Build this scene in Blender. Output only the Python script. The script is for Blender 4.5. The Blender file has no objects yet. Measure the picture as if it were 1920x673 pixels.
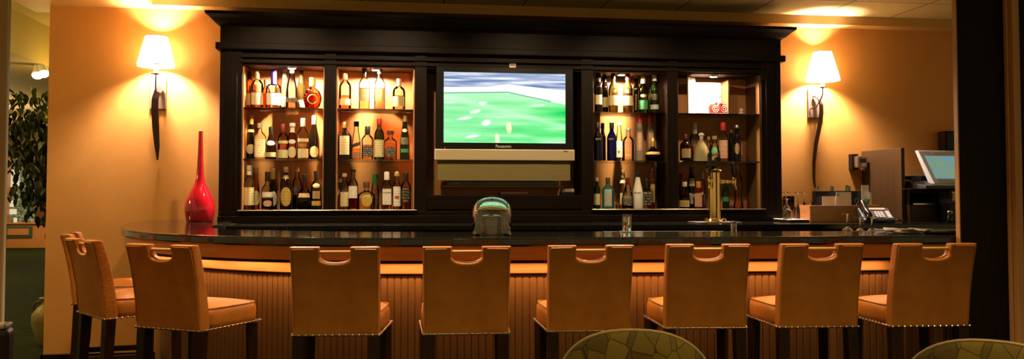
import bpy, bmesh, math, random
from mathutils import Vector, Matrix
random.seed(7)
sc = bpy.context.scene
COL = sc.collection
R = math.radians
F = 1600.0; EYE = 1.25; YAW = R(8.03); HZ = 362.0
CY, SY = math.cos(YAW), math.sin(YAW)

PITCH = 0.0367; VP_Y = HZ - F * math.tan(PITCH)      # optical axis tilted up a little; row where it meets the frame
def slope(v): return math.tan(PITCH + math.atan((VP_Y - v) / F))                 # height gained per metre of distance
def tanx(u, v=HZ):
    k = math.cos(PITCH) + slope(v) * math.sin(PITCH)
    return math.tan(math.atan((u - 960) / F * k) + YAW)
def at(u, v, Y):
    t = tanx(u, v); X = Y * t; d = X * SY + Y * CY
    return Vector((X, Y, EYE + slope(v) * d))
def atz(u, v, z):
    d = (z - EYE) / slope(v); t = tanx(u, v); Y = d / (CY + t * SY)
    return Vector((Y * t, Y, z))
def ux(u, Y, v=HZ): return Y * tanx(u, v)
def px(n, Y, u=960):                       # n pixels in metres at depth Y
    return n * Y * (CY + tanx(u) * SY) / F

# ------------------------------------------------------------------ materials
def nodes(name):
    m = bpy.data.materials.new(name); m.use_nodes = True
    nt = m.node_tree; nt.nodes.clear()
    o = nt.nodes.new('ShaderNodeOutputMaterial')
    return m, nt, o
def N(nt, t, **kw):
    n = nt.nodes.new(t)
    for k, v in kw.items():
        if k in n.inputs.keys(): n.inputs[k].default_value = v
        else: setattr(n, k, v)
    return n
def c4(c): return (c[0], c[1], c[2], 1)
def L(nt, a, ao, b, bi): nt.links.new(a.outputs[ao], b.inputs[bi])

def mat(name, base, rough=.5, metal=0, base2=None, scale=20, stretch=(1, 1, 1), bump=0, bscale=None, spec=.5, coat=0, detail=4, lo=.35, hi=.65, sheen=0):
    m, nt, o = nodes(name)
    p = N(nt, 'ShaderNodeBsdfPrincipled'); L(nt, p, 'BSDF', o, 'Surface')
    p.inputs['Base Color'].default_value = c4(base)
    p.inputs['Roughness'].default_value = rough; p.inputs['Metallic'].default_value = metal
    p.inputs['Specular IOR Level'].default_value = spec
    p.inputs['Coat Weight'].default_value = coat
    p.inputs['Sheen Weight'].default_value = sheen
    if base2 is not None or bump:
        tc = N(nt, 'ShaderNodeTexCoord'); mp = N(nt, 'ShaderNodeMapping'); mp.inputs['Scale'].default_value = stretch
        L(nt, tc, 'Object', mp, 'Vector')
    if base2 is not None:
        nz = N(nt, 'ShaderNodeTexNoise'); nz.inputs['Scale'].default_value = scale; nz.inputs['Detail'].default_value = detail
        L(nt, mp, 'Vector', nz, 'Vector')
        cr = N(nt, 'ShaderNodeValToRGB'); cr.color_ramp.elements[0].position = lo; cr.color_ramp.elements[1].position = hi
        cr.color_ramp.elements[0].color = c4(base); cr.color_ramp.elements[1].color = c4(base2)
        L(nt, nz, 'Fac', cr, 'Fac'); L(nt, cr, 'Color', p, 'Base Color')
    if bump:
        nb = N(nt, 'ShaderNodeTexNoise'); nb.inputs['Scale'].default_value = bscale or scale; nb.inputs['Detail'].default_value = 3
        L(nt, mp, 'Vector', nb, 'Vector')
        b = N(nt, 'ShaderNodeBump'); b.inputs['Strength'].default_value = bump; b.inputs['Distance'].default_value = .01
        L(nt, nb, 'Fac', b, 'Height'); L(nt, b, 'Normal', p, 'Normal')
    return m
def glassmat(name, tint, edge=None, gloss=.03, body=0.0, bodycol=None, ior=1.5):
    """thin tinted glass: tinted see-through plus fresnel reflection, optionally partly opaque"""
    m, nt, o = nodes(name)
    lw = N(nt, 'ShaderNodeLayerWeight'); lw.inputs['Blend'].default_value = .35
    mixc = N(nt, 'ShaderNodeMix', data_type='RGBA')
    mixc.inputs[6].default_value = c4(tint); mixc.inputs[7].default_value = c4(edge or [x * .55 for x in tint])
    pw = N(nt, 'ShaderNodeMath', operation='POWER'); pw.inputs[1].default_value = 2.0
    L(nt, lw, 'Facing', pw, 0); nt.links.new(pw.outputs[0], mixc.inputs[0])
    tr = N(nt, 'ShaderNodeBsdfTransparent'); nt.links.new(mixc.outputs[2], tr.inputs['Color'])
    base = tr
    if body:
        df = N(nt, 'ShaderNodeBsdfDiffuse'); df.inputs['Color'].default_value = c4(bodycol or tint)
        mx = N(nt, 'ShaderNodeMixShader'); mx.inputs[0].default_value = body
        nt.links.new(tr.outputs[0], mx.inputs[1]); nt.links.new(df.outputs[0], mx.inputs[2]); base = mx
    gl = N(nt, 'ShaderNodeBsdfGlossy'); gl.inputs['Roughness'].default_value = gloss
    fr = N(nt, 'ShaderNodeFresnel'); fr.inputs['IOR'].default_value = ior
    ms = N(nt, 'ShaderNodeMixShader')
    nt.links.new(fr.outputs[0], ms.inputs[0]); nt.links.new(base.outputs[0], ms.inputs[1]); nt.links.new(gl.outputs[0], ms.inputs[2])
    L(nt, ms, 'Shader', o, 'Surface')
    return m
def emit(name, col, s):
    m, nt, o = nodes(name)
    e = N(nt, 'ShaderNodeEmission'); e.inputs['Color'].default_value = c4(col); e.inputs['Strength'].default_value = s
    L(nt, e, 'Emission', o, 'Surface'); return m

M = {}
M['wall'] = mat('ochre_paint', (.62, .275, .046), .62, base2=(.67, .305, .056), scale=3, bump=.08, bscale=120)
M['soffit'] = mat('soffit_paint', (.64, .36, .085), .6, base2=(.68, .39, .10), scale=3)
M['granite'] = mat('dark_granite', (.004, .0048, .0035), .07, base2=(.055, .058, .040), scale=420, detail=2, lo=.52, hi=.74, bump=.02, bscale=300)
M['espresso'] = mat('espresso_wood', (.0062, .0030, .0013), .5, spec=.12, base2=(.0105, .0049, .0021), scale=9, stretch=(6, 6, .6), bump=.05, bscale=40)
M['espresso_h'] = mat('espresso_wood_cross', (.0062, .0030, .0013), .5, spec=.12, base2=(.0105, .0049, .0021), scale=9, stretch=(.6, 6, 6), bump=.05, bscale=40)
M['maple'] = mat('bay_maple', (.58, .255, .088), .45, base2=(.64, .29, .105), scale=10, stretch=(7, 7, .5))
M['niche'] = mat('niche_wood', (.44, .17, .040), .45, base2=(.50, .20, .05), scale=10, stretch=(7, 7, .5))
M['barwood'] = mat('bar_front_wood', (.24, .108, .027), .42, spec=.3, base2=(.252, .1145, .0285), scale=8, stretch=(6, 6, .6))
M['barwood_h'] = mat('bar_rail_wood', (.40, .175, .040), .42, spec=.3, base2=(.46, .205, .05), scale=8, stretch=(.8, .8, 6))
M['leather'] = mat('tan_leather', (.36, .120, .012), .42, spec=.28, base2=(.53, .195, .026), scale=7, detail=6, lo=.3, hi=.72, bump=.16, bscale=110)
M['leather_edge'] = mat('tan_leather_welt', (.40, .15, .026), .4, base2=(.44, .17, .032), scale=30)
M['legwood'] = mat('stool_leg_wood', (.017, .0062, .0022), .4, spec=.2, base2=(.026, .0095, .0035), scale=10, stretch=(6, 6, .6))
M['gripwood'] = mat('grip_wood', (.50, .26, .075), .35, base2=(.58, .32, .10), scale=12, stretch=(.6, 6, 6))
M['nail'] = mat('nailhead_brass', (.62, .44, .26), .3, metal=1)
M['brass'] = mat('polished_brass', (.86, .62, .22), .13, metal=1)
M['steel'] = mat('brushed_steel', (.62, .60, .56), .28, metal=1)
M['chrome'] = mat('chrome', (.8, .8, .78), .08, metal=1)
M['bronze'] = mat('bronze_sconce', (.09, .05, .03), .42, metal=.6)
M['plate'] = mat('bronze_plate', (.26, .17, .11), .42, metal=.35)
M['black'] = mat('black_plastic', (.005, .005, .004), .35, spec=.3)
M['blackgloss'] = mat('black_gloss', (.006, .006, .006), .12)
M['charcoal'] = mat('charcoal_plastic', (.035, .033, .028), .45)
M['silver'] = mat('silver_plastic', (.52, .42, .26), .42, metal=.15)
M['olivegrille'] = mat('speaker_cloth', (.17, .135, .042), .85, base2=(.20, .16, .052), scale=6, stretch=(1, 1, 60))
M['white'] = mat('white_plastic', (.72, .70, .64), .4)
M['paper'] = mat('white_paper', (.75, .70, .58), .7)
M['cloth'] = mat('white_cloth', (.78, .66, .55), .9)
M['redvase'] = mat('red_glaze', (.34, .005, .012), .10, base2=(.42, .008, .02), scale=40, coat=.6)
M['divider'] = mat('divider_wood', (.055, .028, .008), .45, spec=.25, base2=(.07, .036, .011), scale=8, stretch=(6, 6, .6))
M['boxwood'] = mat('organizer_wood', (.42, .19, .055), .42, base2=(.50, .24, .075), scale=8, stretch=(.7, 5, 6))
M['greenpen'] = mat('green_straws', (.01, .16, .045), .3)
M['purple'] = mat('purple_plastic', (.12, .02, .08), .35)
M['tile'] = None
M['carpet'] = mat('green_carpet', (.010, .020, .004), .95, spec=.05, base2=(.032, .044, .012), scale=26, stretch=(.35, 1, 1), lo=.5, hi=.72)
M['leaf'] = mat('ficus_leaf', (.010, .019, .005), .42, spec=.3, base2=(.02, .034, .008), scale=4)
M['bark'] = mat('bark', (.09, .055, .03), .8, base2=(.14, .09, .05), scale=30)
M['clay'] = mat('glazed_clay', (.24, .19, .055), .5, base2=(.19, .15, .04), scale=8)
M['claydark'] = mat('dark_clay', (.06, .045, .025), .5)
M['cream'] = mat('cream_plaster', (.62, .55, .38), .7)
M['olivepaint'] = mat('olive_ceiling', (.36, .27, .075), .8)
M['shopwood'] = mat('shop_wood', (.36, .15, .045), .45, base2=(.42, .19, .06), scale=8, stretch=(6, 6, .6))
M['shopgreen'] = mat('shop_green_panel', (.03, .07, .03), .5)
M['orangetrim'] = mat('honey_trim', (.50, .25, .07), .42, base2=(.56, .29, .085), scale=8, stretch=(6, 6, .5))
M['darkleather'] = mat('dark_leather', (.012, .006, .003), .45, spec=.15, bump=.1, bscale=120)
M['stripe'] = mat('striped_cloth', (.35, .27, .16), .7, base2=(.08, .05, .03), scale=3, stretch=(40, 1, 1), lo=.48, hi=.52)

# chair fabric: abstract shapes outlined in brown on olive
def fabric():
    m, nt, o = nodes('patterned_upholstery')
    p = N(nt, 'ShaderNodeBsdfPrincipled'); L(nt, p, 'BSDF', o, 'Surface'); p.inputs['Roughness'].default_value = .85; p.inputs['Specular IOR Level'].default_value = .1
    tc = N(nt, 'ShaderNodeTexCoord'); mp = N(nt, 'ShaderNodeMapping'); mp.inputs['Scale'].default_value = (1.25, .3, .8)
    mp.inputs['Rotation'].default_value = (0, .6, 0)
    L(nt, tc, 'Object', mp, 'Vector')
    v1 = N(nt, 'ShaderNodeTexVoronoi', feature='DISTANCE_TO_EDGE'); v1.inputs['Scale'].default_value = 19
    v2 = N(nt, 'ShaderNodeTexVoronoi', feature='F1'); v2.inputs['Scale'].default_value = 19
    L(nt, mp, 'Vector', v1, 'Vector'); L(nt, mp, 'Vector', v2, 'Vector')
    cr = N(nt, 'ShaderNodeValToRGB'); e = cr.color_ramp.elements
    e[0].position = .015; e[0].color = (.45, .40, .35, 1); e[1].position = .04; e[1].color = (1, 1, 1, 1)
    L(nt, v1, 'Distance', cr, 'Fac')
    sp = N(nt, 'ShaderNodeSeparateColor'); L(nt, v2, 'Color', sp, 'Color')
    c2 = N(nt, 'ShaderNodeValToRGB'); e = c2.color_ramp.elements
    e[0].position = 0; e[0].color = (.030, .020, .0022, 1); e[1].position = 1; e[1].color = (.066, .046, .0052, 1)
    k = c2.color_ramp.elements.new(.5); k.color = (.046, .032, .0036, 1)
    L(nt, sp, 'Red', c2, 'Fac')
    mx = N(nt, 'ShaderNodeMix', data_type='RGBA', blend_type='MULTIPLY'); mx.inputs[0].default_value = 1
    nt.links.new(c2.outputs[0], mx.inputs[6]); nt.links.new(cr.outputs[0], mx.inputs[7])
    nt.links.new(mx.outputs[2], p.inputs['Base Color'])
    return m
M['fabric'] = fabric()
M['fabricwelt'] = mat('upholstery_welt', (.14, .10, .022), .8)

def tiles():
    m, nt, o = nodes('ceiling_tiles')
    p = N(nt, 'ShaderNodeBsdfPrincipled'); L(nt, p, 'BSDF', o, 'Surface'); p.inputs['Roughness'].default_value = .85
    tc = N(nt, 'ShaderNodeTexCoord'); sx = N(nt, 'ShaderNodeSeparateXYZ'); L(nt, tc, 'Object', sx, 'Vector')
    outs = []
    for ax, off in (('X', .235), ('Y', .17)):
        a = N(nt, 'ShaderNodeMath', operation='ADD'); a.inputs[1].default_value = 60 * .61 + off; L(nt, sx, ax, a, 0)
        f = N(nt, 'ShaderNodeMath', operation='MODULO'); f.inputs[1].default_value = .61; L(nt, a, 0, f, 0)
        l = N(nt, 'ShaderNodeMath', operation='LESS_THAN'); l.inputs[1].default_value = .014; L(nt, f, 0, l, 0); outs.append(l)
    mxm = N(nt, 'ShaderNodeMath', operation='MAXIMUM'); L(nt, outs[0], 0, mxm, 0); L(nt, outs[1], 0, mxm, 1)
    mx = N(nt, 'ShaderNodeMix', data_type='RGBA'); nt.links.new(mxm.outputs[0], mx.inputs[0])
    mx.inputs[6].default_value = (.58, .45, .17, 1); mx.inputs[7].default_value = (.16, .10, .03, 1)
    nt.links.new(mx.outputs[2], p.inputs['Base Color'])
    return m
M['tile'] = tiles()

# printed paper labels: pale paper with unreadable rows of print
def thickglass(name, col=(1, 1, 1), rough=0.0):
    m, nt, o = nodes(name)
    g = N(nt, 'ShaderNodeBsdfGlass'); g.inputs['Color'].default_value = c4(col); g.inputs['Roughness'].default_value = rough; g.inputs['IOR'].default_value = 1.5
    L(nt, g, 'BSDF', o, 'Surface'); return m
def labelmat(name, paper, ink, amount=.5, rows=7):
    m, nt, o = nodes(name)
    p = N(nt, 'ShaderNodeBsdfPrincipled'); L(nt, p, 'BSDF', o, 'Surface'); p.inputs['Roughness'].default_value = .5
    tc = N(nt, 'ShaderNodeTexCoord'); sx = N(nt, 'ShaderNodeSeparateXYZ'); L(nt, tc, 'UV', sx, 'Vector')
    my = N(nt, 'ShaderNodeMath', operation='MULTIPLY'); my.inputs[1].default_value = rows; L(nt, sx, 'Y', my, 0)
    fr = N(nt, 'ShaderNodeMath', operation='FRACT'); L(nt, my, 0, fr, 0)
    row = N(nt, 'ShaderNodeMath', operation='COMPARE'); row.inputs[1].default_value = .5; row.inputs[2].default_value = .22; L(nt, fr, 0, row, 0)
    mp = N(nt, 'ShaderNodeMapping'); mp.inputs['Scale'].default_value = (9, rows * .9, 1); L(nt, tc, 'UV', mp, 'Vector')
    nz = N(nt, 'ShaderNodeTexNoise'); nz.inputs['Scale'].default_value = 1.3; L(nt, mp, 'Vector', nz, 'Vector')
    g = N(nt, 'ShaderNodeMath', operation='GREATER_THAN'); g.inputs[1].default_value = .5; L(nt, nz, 'Fac', g, 0)
    mm = N(nt, 'ShaderNodeMath', operation='MULTIPLY'); L(nt, row, 0, mm, 0); L(nt, g, 0, mm, 1)
    # keep a clean margin
    dx = N(nt, 'ShaderNodeMath', operation='COMPARE'); dx.inputs[1].default_value = .5; dx.inputs[2].default_value = .36; L(nt, sx, 'X', dx, 0)
    m2 = N(nt, 'ShaderNodeMath', operation='MULTIPLY'); L(nt, mm, 0, m2, 0); L(nt, dx, 0, m2, 1)
    m3 = N(nt, 'ShaderNodeMath', operation='MULTIPLY'); m3.inputs[1].default_value = amount; L(nt, m2, 0, m3, 0)
    mx = N(nt, 'ShaderNodeMix', data_type='RGBA'); nt.links.new(m3.outputs[0], mx.inputs[0])
    mx.inputs[6].default_value = c4(paper); mx.inputs[7].default_value = c4(ink)
    nt.links.new(mx.outputs[2], p.inputs['Base Color'])
    return m
LM = {'cream': labelmat('label_cream', (.68, .58, .30), (.22, .13, .04), .55),
      'white': labelmat('label_white', (.82, .76, .62), (.3, .2, .12), .5),
      'olive': labelmat('label_olive', (.42, .35, .14), (.14, .1, .03), .5),
      'black': labelmat('label_black', (.015, .013, .01), (.42, .34, .2), .75, 5),
      'gold': labelmat('label_gold', (.58, .40, .09), (.2, .12, .02), .6, 6),
      'tan': labelmat('label_tan', (.40, .27, .12), (.12, .07, .03), .5),
      'pale': labelmat('label_pale', (.50, .50, .42), (.18, .18, .14), .5, 10),
      'green': labelmat('label_green', (.05, .28, .10), (.02, .08, .03), .4, 4),
      'red': labelmat('label_red', (.45, .03, .02), (.7, .5, .2), .4, 4),
      'pink': labelmat('label_pink', (.62, .36, .22), (.3, .12, .06), .4, 4),
      'darkprint': labelmat('label_dark_print', (.05, .04, .02), (.5, .42, .28), .7, 6)}
G = {'clear': glassmat('clear_glass', (.96, .96, .93), (.55, .55, .48)),
     'green': glassmat('green_glass', (.62, .82, .22), (.18, .34, .04)),
     'dgreen': glassmat('deep_green_glass', (.10, .22, .05), (.01, .03, .005), body=.25, bodycol=(.02, .05, .01)),
     'olive': glassmat('olive_glass', (.24, .22, .05), (.03, .03, .005), body=.3, bodycol=(.06, .05, .01)),
     'silverolive': glassmat('silver_olive_glass', (.62, .58, .36), (.18, .17, .08), body=.25, bodycol=(.3, .28, .16)),
     'amber': glassmat('amber_glass', (.80, .45, .18), (.35, .12, .03)),
     'brown': glassmat('brown_glass', (.20, .06, .02), (.03, .008, .002), body=.35, bodycol=(.03, .010, .004)),
     'dark': glassmat('dark_bottle_glass', (.04, .03, .015), (.008, .006, .003), body=.7, bodycol=(.008, .006, .003)),
     'blue': glassmat('cobalt_glass', (.03, .04, .45), (.004, .004, .06), body=.35, bodycol=(.006, .006, .06)),
     'dblue': glassmat('dark_blue_glass', (.012, .012, .10), (.004, .004, .02), body=.6, bodycol=(.005, .005, .02)),
     'sapphire': glassmat('pale_blue_glass', (.20, .66, .70), (.05, .30, .36), body=.12, bodycol=(.1, .45, .5)),
     'frost': glassmat('frosted_glass', (.80, .76, .62), (.5, .46, .34), gloss=.35, body=.42, bodycol=(.55, .48, .32)),
     'white': mat('white_bottle', (.86, .82, .72), .25, coat=.4),
     'creamglass': glassmat('cream_glass', (.75, .68, .40), (.5, .42, .2), body=.6, bodycol=(.62, .52, .27)),
     'ruby': glassmat('ruby_glass', (.75, .10, .06), (.3, .02, .01), body=.2, bodycol=(.4, .03, .02))}
LQ = {'amber': glassmat('amber_spirit', (.94, .62, .25), (.85, .42, .10), ior=1.02),
      'pale': glassmat('pale_spirit', (.96, .78, .42), (.85, .6, .25), ior=1.02),
      'pink': glassmat('rosy_spirit', (.95, .60, .42), (.85, .42, .24), ior=1.02),
      'dark': glassmat('dark_spirit', (.14, .035, .015), (.05, .01, .005), body=.3, bodycol=(.02, .006, .003), ior=1.02),
      'red': glassmat('red_spirit', (.55, .05, .03), (.25, .01, .01), body=.15, bodycol=(.3, .02, .01), ior=1.02),
      'cognac': glassmat('cognac_spirit', (.80, .40, .14), (.6, .22, .05), ior=1.02),
      'greenish': glassmat('greenish_spirit', (.55, .72, .25), (.3, .45, .1), ior=1.02)}
CP = {'gold': mat('gold_foil', (.66, .46, .16), .35, metal=.6), 'cream': mat('cream_foil', (.68, .56, .34), .45),
      'black': mat('black_foil', (.012, .010, .009), .3), 'blue': mat('blue_foil', (.07, .05, .48), .3),
      'white': mat('white_cap', (.82, .77, .66), .4), 'red': mat('red_cap', (.62, .025, .03), .35),
      'dred': mat('dark_red_cap', (.13, .012, .012), .35), 'brown': mat('brown_cap', (.10, .035, .012), .4),
      'silver': mat('silver_foil', (.55, .52, .46), .3, metal=.7), 'green': mat('green_cap', (.02, .25, .07), .3),
      'orange': mat('orange_cap', (.60, .20, .04), .4), 'cork': mat('cork', (.45, .27, .11), .8), 'tan': mat('tan_cap', (.40, .27, .13), .5),
      'purple': mat('purple_ink', (.12, .07, .42), .4), 'goldink': mat('gold_ink', (.72, .58, .22), .35), 'inkblack': mat('black_ink', (.02, .015, .015), .4),
      'frostink': mat('frost_ink', (.85, .78, .6), .4)}

# ------------------------------------------------------------------ geometry helpers
class MB:
    def __init__(s): s.bm = bmesh.new(); s.uv = None
    def box(s, x0, x1, y0, y1, z0, z1):
        v = [s.bm.verts.new(p) for p in ((x0,y0,z0),(x1,y0,z0),(x1,y1,z0),(x0,y1,z0),(x0,y0,z1),(x1,y0,z1),(x1,y1,z1),(x0,y1,z1))]
        for f in ((3,2,1,0),(4,5,6,7),(0,1,5,4),(1,2,6,5),(2,3,7,6),(3,0,4,7)): s.bm.faces.new([v[i] for i in f])
        return s
    def loft(s, rings, cap0=True, cap1=True, closed=True):
        rs = [[s.bm.verts.new(p) for p in r] for r in rings]
        n = len(rs[0])
        for a, b in zip(rs[:-1], rs[1:]):
            for i in range(n if closed else n - 1):
                j = (i + 1) % n
                try: s.bm.faces.new((a[i], a[j], b[j], b[i]))
                except ValueError: pass
        if cap0: s.bm.faces.new(list(reversed(rs[0])))
        if cap1: s.bm.faces.new(rs[-1])
        return s
    def lathe(s, prof, c=(0, 0, 0), seg=24, n=2, dr=1, cap0=True, cap1=True):
        rings = []
        for r, z in prof:
            ring = []
            for k in range(seg):
                a = 2 * math.pi * k / seg
                ca, sa = math.cos(a), math.sin(a)
                x = math.copysign(abs(ca) ** (2 / n), ca); y = math.copysign(abs(sa) ** (2 / n), sa)
                ring.append((c[0] + max(r, 1e-4) * x, c[1] + max(r, 1e-4) * dr * y, c[2] + z))
            rings.append(ring)
        return s.loft(rings, cap0, cap1)
    def tube(s, pts, r, seg=10, rect=None):
        pts = [Vector(p) for p in pts]; rings = []
        up = Vector((0, 0, 1))
        prev = None
        for i, p in enumerate(pts):
            t = (pts[min(i + 1, len(pts) - 1)] - pts[max(i - 1, 0)]).normalized()
            a = up.cross(t) if prev is None else prev - t * prev.dot(t)
            if a.length < 1e-3: a = Vector((1, 0, 0)).cross(t)
            if a.length < 1e-3: a = Vector((0, 1, 0))
            a.normalize(); b = t.cross(a); prev = a
            rr = r[i] if isinstance(r, (list, tuple)) else r
            if rect:
                w, h = rect[i] if isinstance(rect, list) else rect
                ring = [p + a * w * sx + b * h * sy for sx, sy in ((-1,-1),(1,-1),(1,1),(-1,1))]
            else:
                ring = [p + a * rr * math.cos(2*math.pi*k/seg) + b * rr * math.sin(2*math.pi*k/seg) for k in range(seg)]
            rings.append(ring)
        return s.loft(rings)
    def bar(s, p, q, r, r2=None, seg=12): return s.tube([p, q], [r, r2 if r2 is not None else r], seg)
    def ball(s, c, r, seg=8, rz=None):
        prof = [(r * math.sin(math.pi * k / seg), -(rz or r) * math.cos(math.pi * k / seg)) for k in range(seg + 1)]
        return s.lathe(prof, c, seg * 2, cap0=False, cap1=False)
    def poly(s, pts, z0, z1):
        return s.loft([[(p[0], p[1], z0) for p in pts], [(p[0], p[1], z1) for p in pts]])
    def build(s, name, m, parent=None, smooth=False, bevel=0, subsurf=0, seg=2, loc=None, auto=True):
        bmesh.ops.recalc_face_normals(s.bm, faces=s.bm.faces)
        me = bpy.data.meshes.new(name); s.bm.to_mesh(me); s.bm.free()
        if m is not None: me.materials.append(m)
        if smooth:
            for p in me.polygons: p.use_smooth = True
            if auto: 
                try: me.set_sharp_from_angle(angle=R(40))
                except Exception: pass
        o = bpy.data.objects.new(name, me); COL.objects.link(o)
        if parent: o.parent = parent
        if loc: o.location = loc
        if bevel:
            b = o.modifiers.new('bevel', 'BEVEL'); b.width = bevel; b.segments = seg; b.limit_method = 'ANGLE'; b.angle_limit = R(40)
        if subsurf:
            b = o.modifiers.new('sub', 'SUBSURF'); b.levels = subsurf; b.render_levels = subsurf
        return o
def tag(o, label=None, cat=None, group=None, kind=None):
    for k, v in (('label', label), ('category', cat), ('group', group), ('kind', kind)):
        if v: o[k] = v
    return o
def thing(name, label, cat, loc=(0, 0, 0), rz=0, group=None):
    o = bpy.data.objects.new(name, None); COL.objects.link(o)
    o.empty_display_size = .1
    o.location = loc; o.rotation_euler = (0, 0, rz)
    return tag(o, label, cat, group)
def struct(name, mb, m, **kw):
    return tag(mb.build(name, m, **kw), kind='structure')
def copy_tree(o, parent=None):
    c = o.copy(); COL.objects.link(c); c.parent = parent
    for ch in list(o.children): copy_tree(ch, c)
    return c
def light(name, kind, loc, energy, col, parent=None, **kw):
    l = bpy.data.lights.new(name, kind); l.energy = energy; l.color = col
    rot = kw.pop('rot', None)
    for k, v in kw.items(): setattr(l, k, v)
    o = bpy.data.objects.new(name, l); COL.objects.link(o); o.location = loc
    if rot: o.rotation_euler = rot
    if parent: o.parent = parent
    return o
def spline(pts, n=10):
    pts = [Vector((p[0], p[1], 0)) for p in pts]; out = []
    for i in range(len(pts) - 1):
        p0 = pts[max(i - 1, 0)]; p1 = pts[i]; p2 = pts[i + 1]; p3 = pts[min(i + 2, len(pts) - 1)]
        for k in range(n):
            t = k / n
            out.append(.5 * ((2 * p1) + (p2 - p0) * t + (2 * p0 - 5 * p1 + 4 * p2 - p3) * t * t + (3 * p1 - p0 - 3 * p2 + p3) * t ** 3))
    out.append(pts[-1]); return out
def offset(pts, d):                        # to the left of travel
    out = []
    for i, p in enumerate(pts):
        t = (pts[min(i + 1, len(pts) - 1)] - pts[max(i - 1, 0)]).normalized()
        out.append(p + Vector((-t.y, t.x, 0)) * d)
    return out
def resample(pts, step):
    out = [pts[0]]; acc = 0
    for a, b in zip(pts[:-1], pts[1:]):
        seg = (b - a).length; pos = step - acc
        while pos <= seg:
            out.append(a + (b - a) * (pos / seg)); pos += step
        acc = (acc + seg) % step
    return out
def lettering(txt, size, m, parent, loc=(0, 0, 0), rot=(0, 0, 0), depth=.0006, wrap=None, spacing=1.0, name='lettering'):
    cu = bpy.data.curves.new('txt', 'FONT'); cu.body = txt; cu.size = size; cu.align_x = 'CENTER'; cu.align_y = 'CENTER'
    cu.extrude = depth; cu.space_character = spacing; cu.resolution_u = 3
    t = bpy.data.objects.new('txt', cu); COL.objects.link(t)
    bpy.context.view_layer.update()
    me = bpy.data.meshes.new_from_object(t.evaluated_get(bpy.context.evaluated_depsgraph_get()))
    bpy.data.objects.remove(t)
    me.materials.clear(); me.materials.append(m)
    for v in me.vertices:                  # stands upright facing -Y; wrap = radius function
        x, z, y = v.co.x, v.co.y, -v.co.z
        if wrap:
            r = wrap; a = x / r
            v.co = (math.sin(a) * (r - y), -math.cos(a) * (r - y), z)
        else: v.co = (x, y, z)
    o = bpy.data.objects.new(name, me); COL.objects.link(o); o.parent = parent; o.location = loc; o.rotation_euler = rot
    return o
# ------------------------------------------------------------------ the setting
WY = 6.60; ZB = 1.0487; ZC = 1.035                     # wall plane, bar top, back counter top
WL = ux(87, WY)
b = MB(); b.box(WL, 5.6, WY, WY + .25, 0, 2.9); struct('wall_back', b, M['wall'])
b = MB(); b.box(-9, -8.6, 20.6, 27, 0, 3.6); struct('wall_left', b, M['shopwood'])
b = MB(); b.box(-12, 7, -2, 27, -.1, 0); struct('floor', b, M['carpet'])
SX = ux(285, 6.455, 5)
b = MB(); b.box(SX, 7, -2, WY + .25, 2.69, 2.9); struct('ceiling', b, M['tile'])
b = MB(); b.box(-2.67, SX, -2, 6.85, 2.617, 2.9); b.box(SX, 5.6, 6.455, 6.85, 2.617, 2.9); struct('trim_1', b, M['soffit'])
b = MB(); b.box(WL - .012, SX + 6.9, WY - .014, WY, 0, .089); b.box(WL - .014, WL, WY - .014, WY + .25, 0, .089)
struct('baseboard_back', b, M['espresso_h'])
# panelled pillar at the right end of the bar
YP = 3.72
xa, xb, xc = ux(1797, YP), ux(1892, YP), ux(1906, YP)
b = MB(); b.box(xa + .006, xb, YP, YP + .022, 0, 2.69); b.box(xc, xc + .7, YP - .05, YP + .22, 0, 2.69); struct('wall_right', b, M['espresso'])
b = MB(); b.box(xa, xa + .006, YP - .004, YP + .024, 0, 2.69); struct('trim_2', b, M['orangetrim'], bevel=.001)
b = MB(); b.box(xb, xc, YP - .045, YP + .05, 0, 2.69); b.box(xb - .012, xb, YP - .02, YP + .03, 0, 2.69); struct('trim_3', b, M['orangetrim'], bevel=.004)
# post of the opening at far left
YQ = 3.1
x0, x1 = ux(7.5, YQ), ux(11, YQ)
b = MB(); b.box(x0 - .5, x0, YQ, YQ + .015, 0, 2.9); struct('trim_4', b, M['orangetrim'])
b = MB(); b.box(x0, x0 + .004, YQ - .002, YQ + .015, 0, 2.9); struct('trim_5', b, M['cream'], bevel=.001)
# corridor beyond the wall
b = MB(); b.box(-12, -2.67, 4, 10.2, 3.02, 3.1); struct('ceiling_corridor', b, M['olivepaint'])
b = MB(); b.box(-12, -2.2, 10.2, 10.5, 2.86, 3.1); b.box(-12, -2.2, 10.5, 27, 3.35, 3.45); struct('trim_6', b, M['olivepaint'])
b = MB(); b.box(-6.5, -3.62, 6.6, 13.8, 2.6, 3.02); struct('trim_10', b, M['olivepaint'])
b = MB(); b.box(-12, -2.2, 14.2, 14.5, 2.42, 3.35); struct('trim_7', b, M['cream'])
b = MB(); b.box(-12, -2.2, 13.9, 14.2, 2.30, 2.42); struct('trim_8', b, M['shopwood'])
b = MB(); b.box(-12, -2.2, 17.2, 17.5, 2.02, 3.35); struct('trim_9', b, M['olivepaint'])
b = MB(); b.box(-12, -2.2, 24, 24.2, 0, 3.4); struct('wall_far', b, M['cream'])

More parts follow.
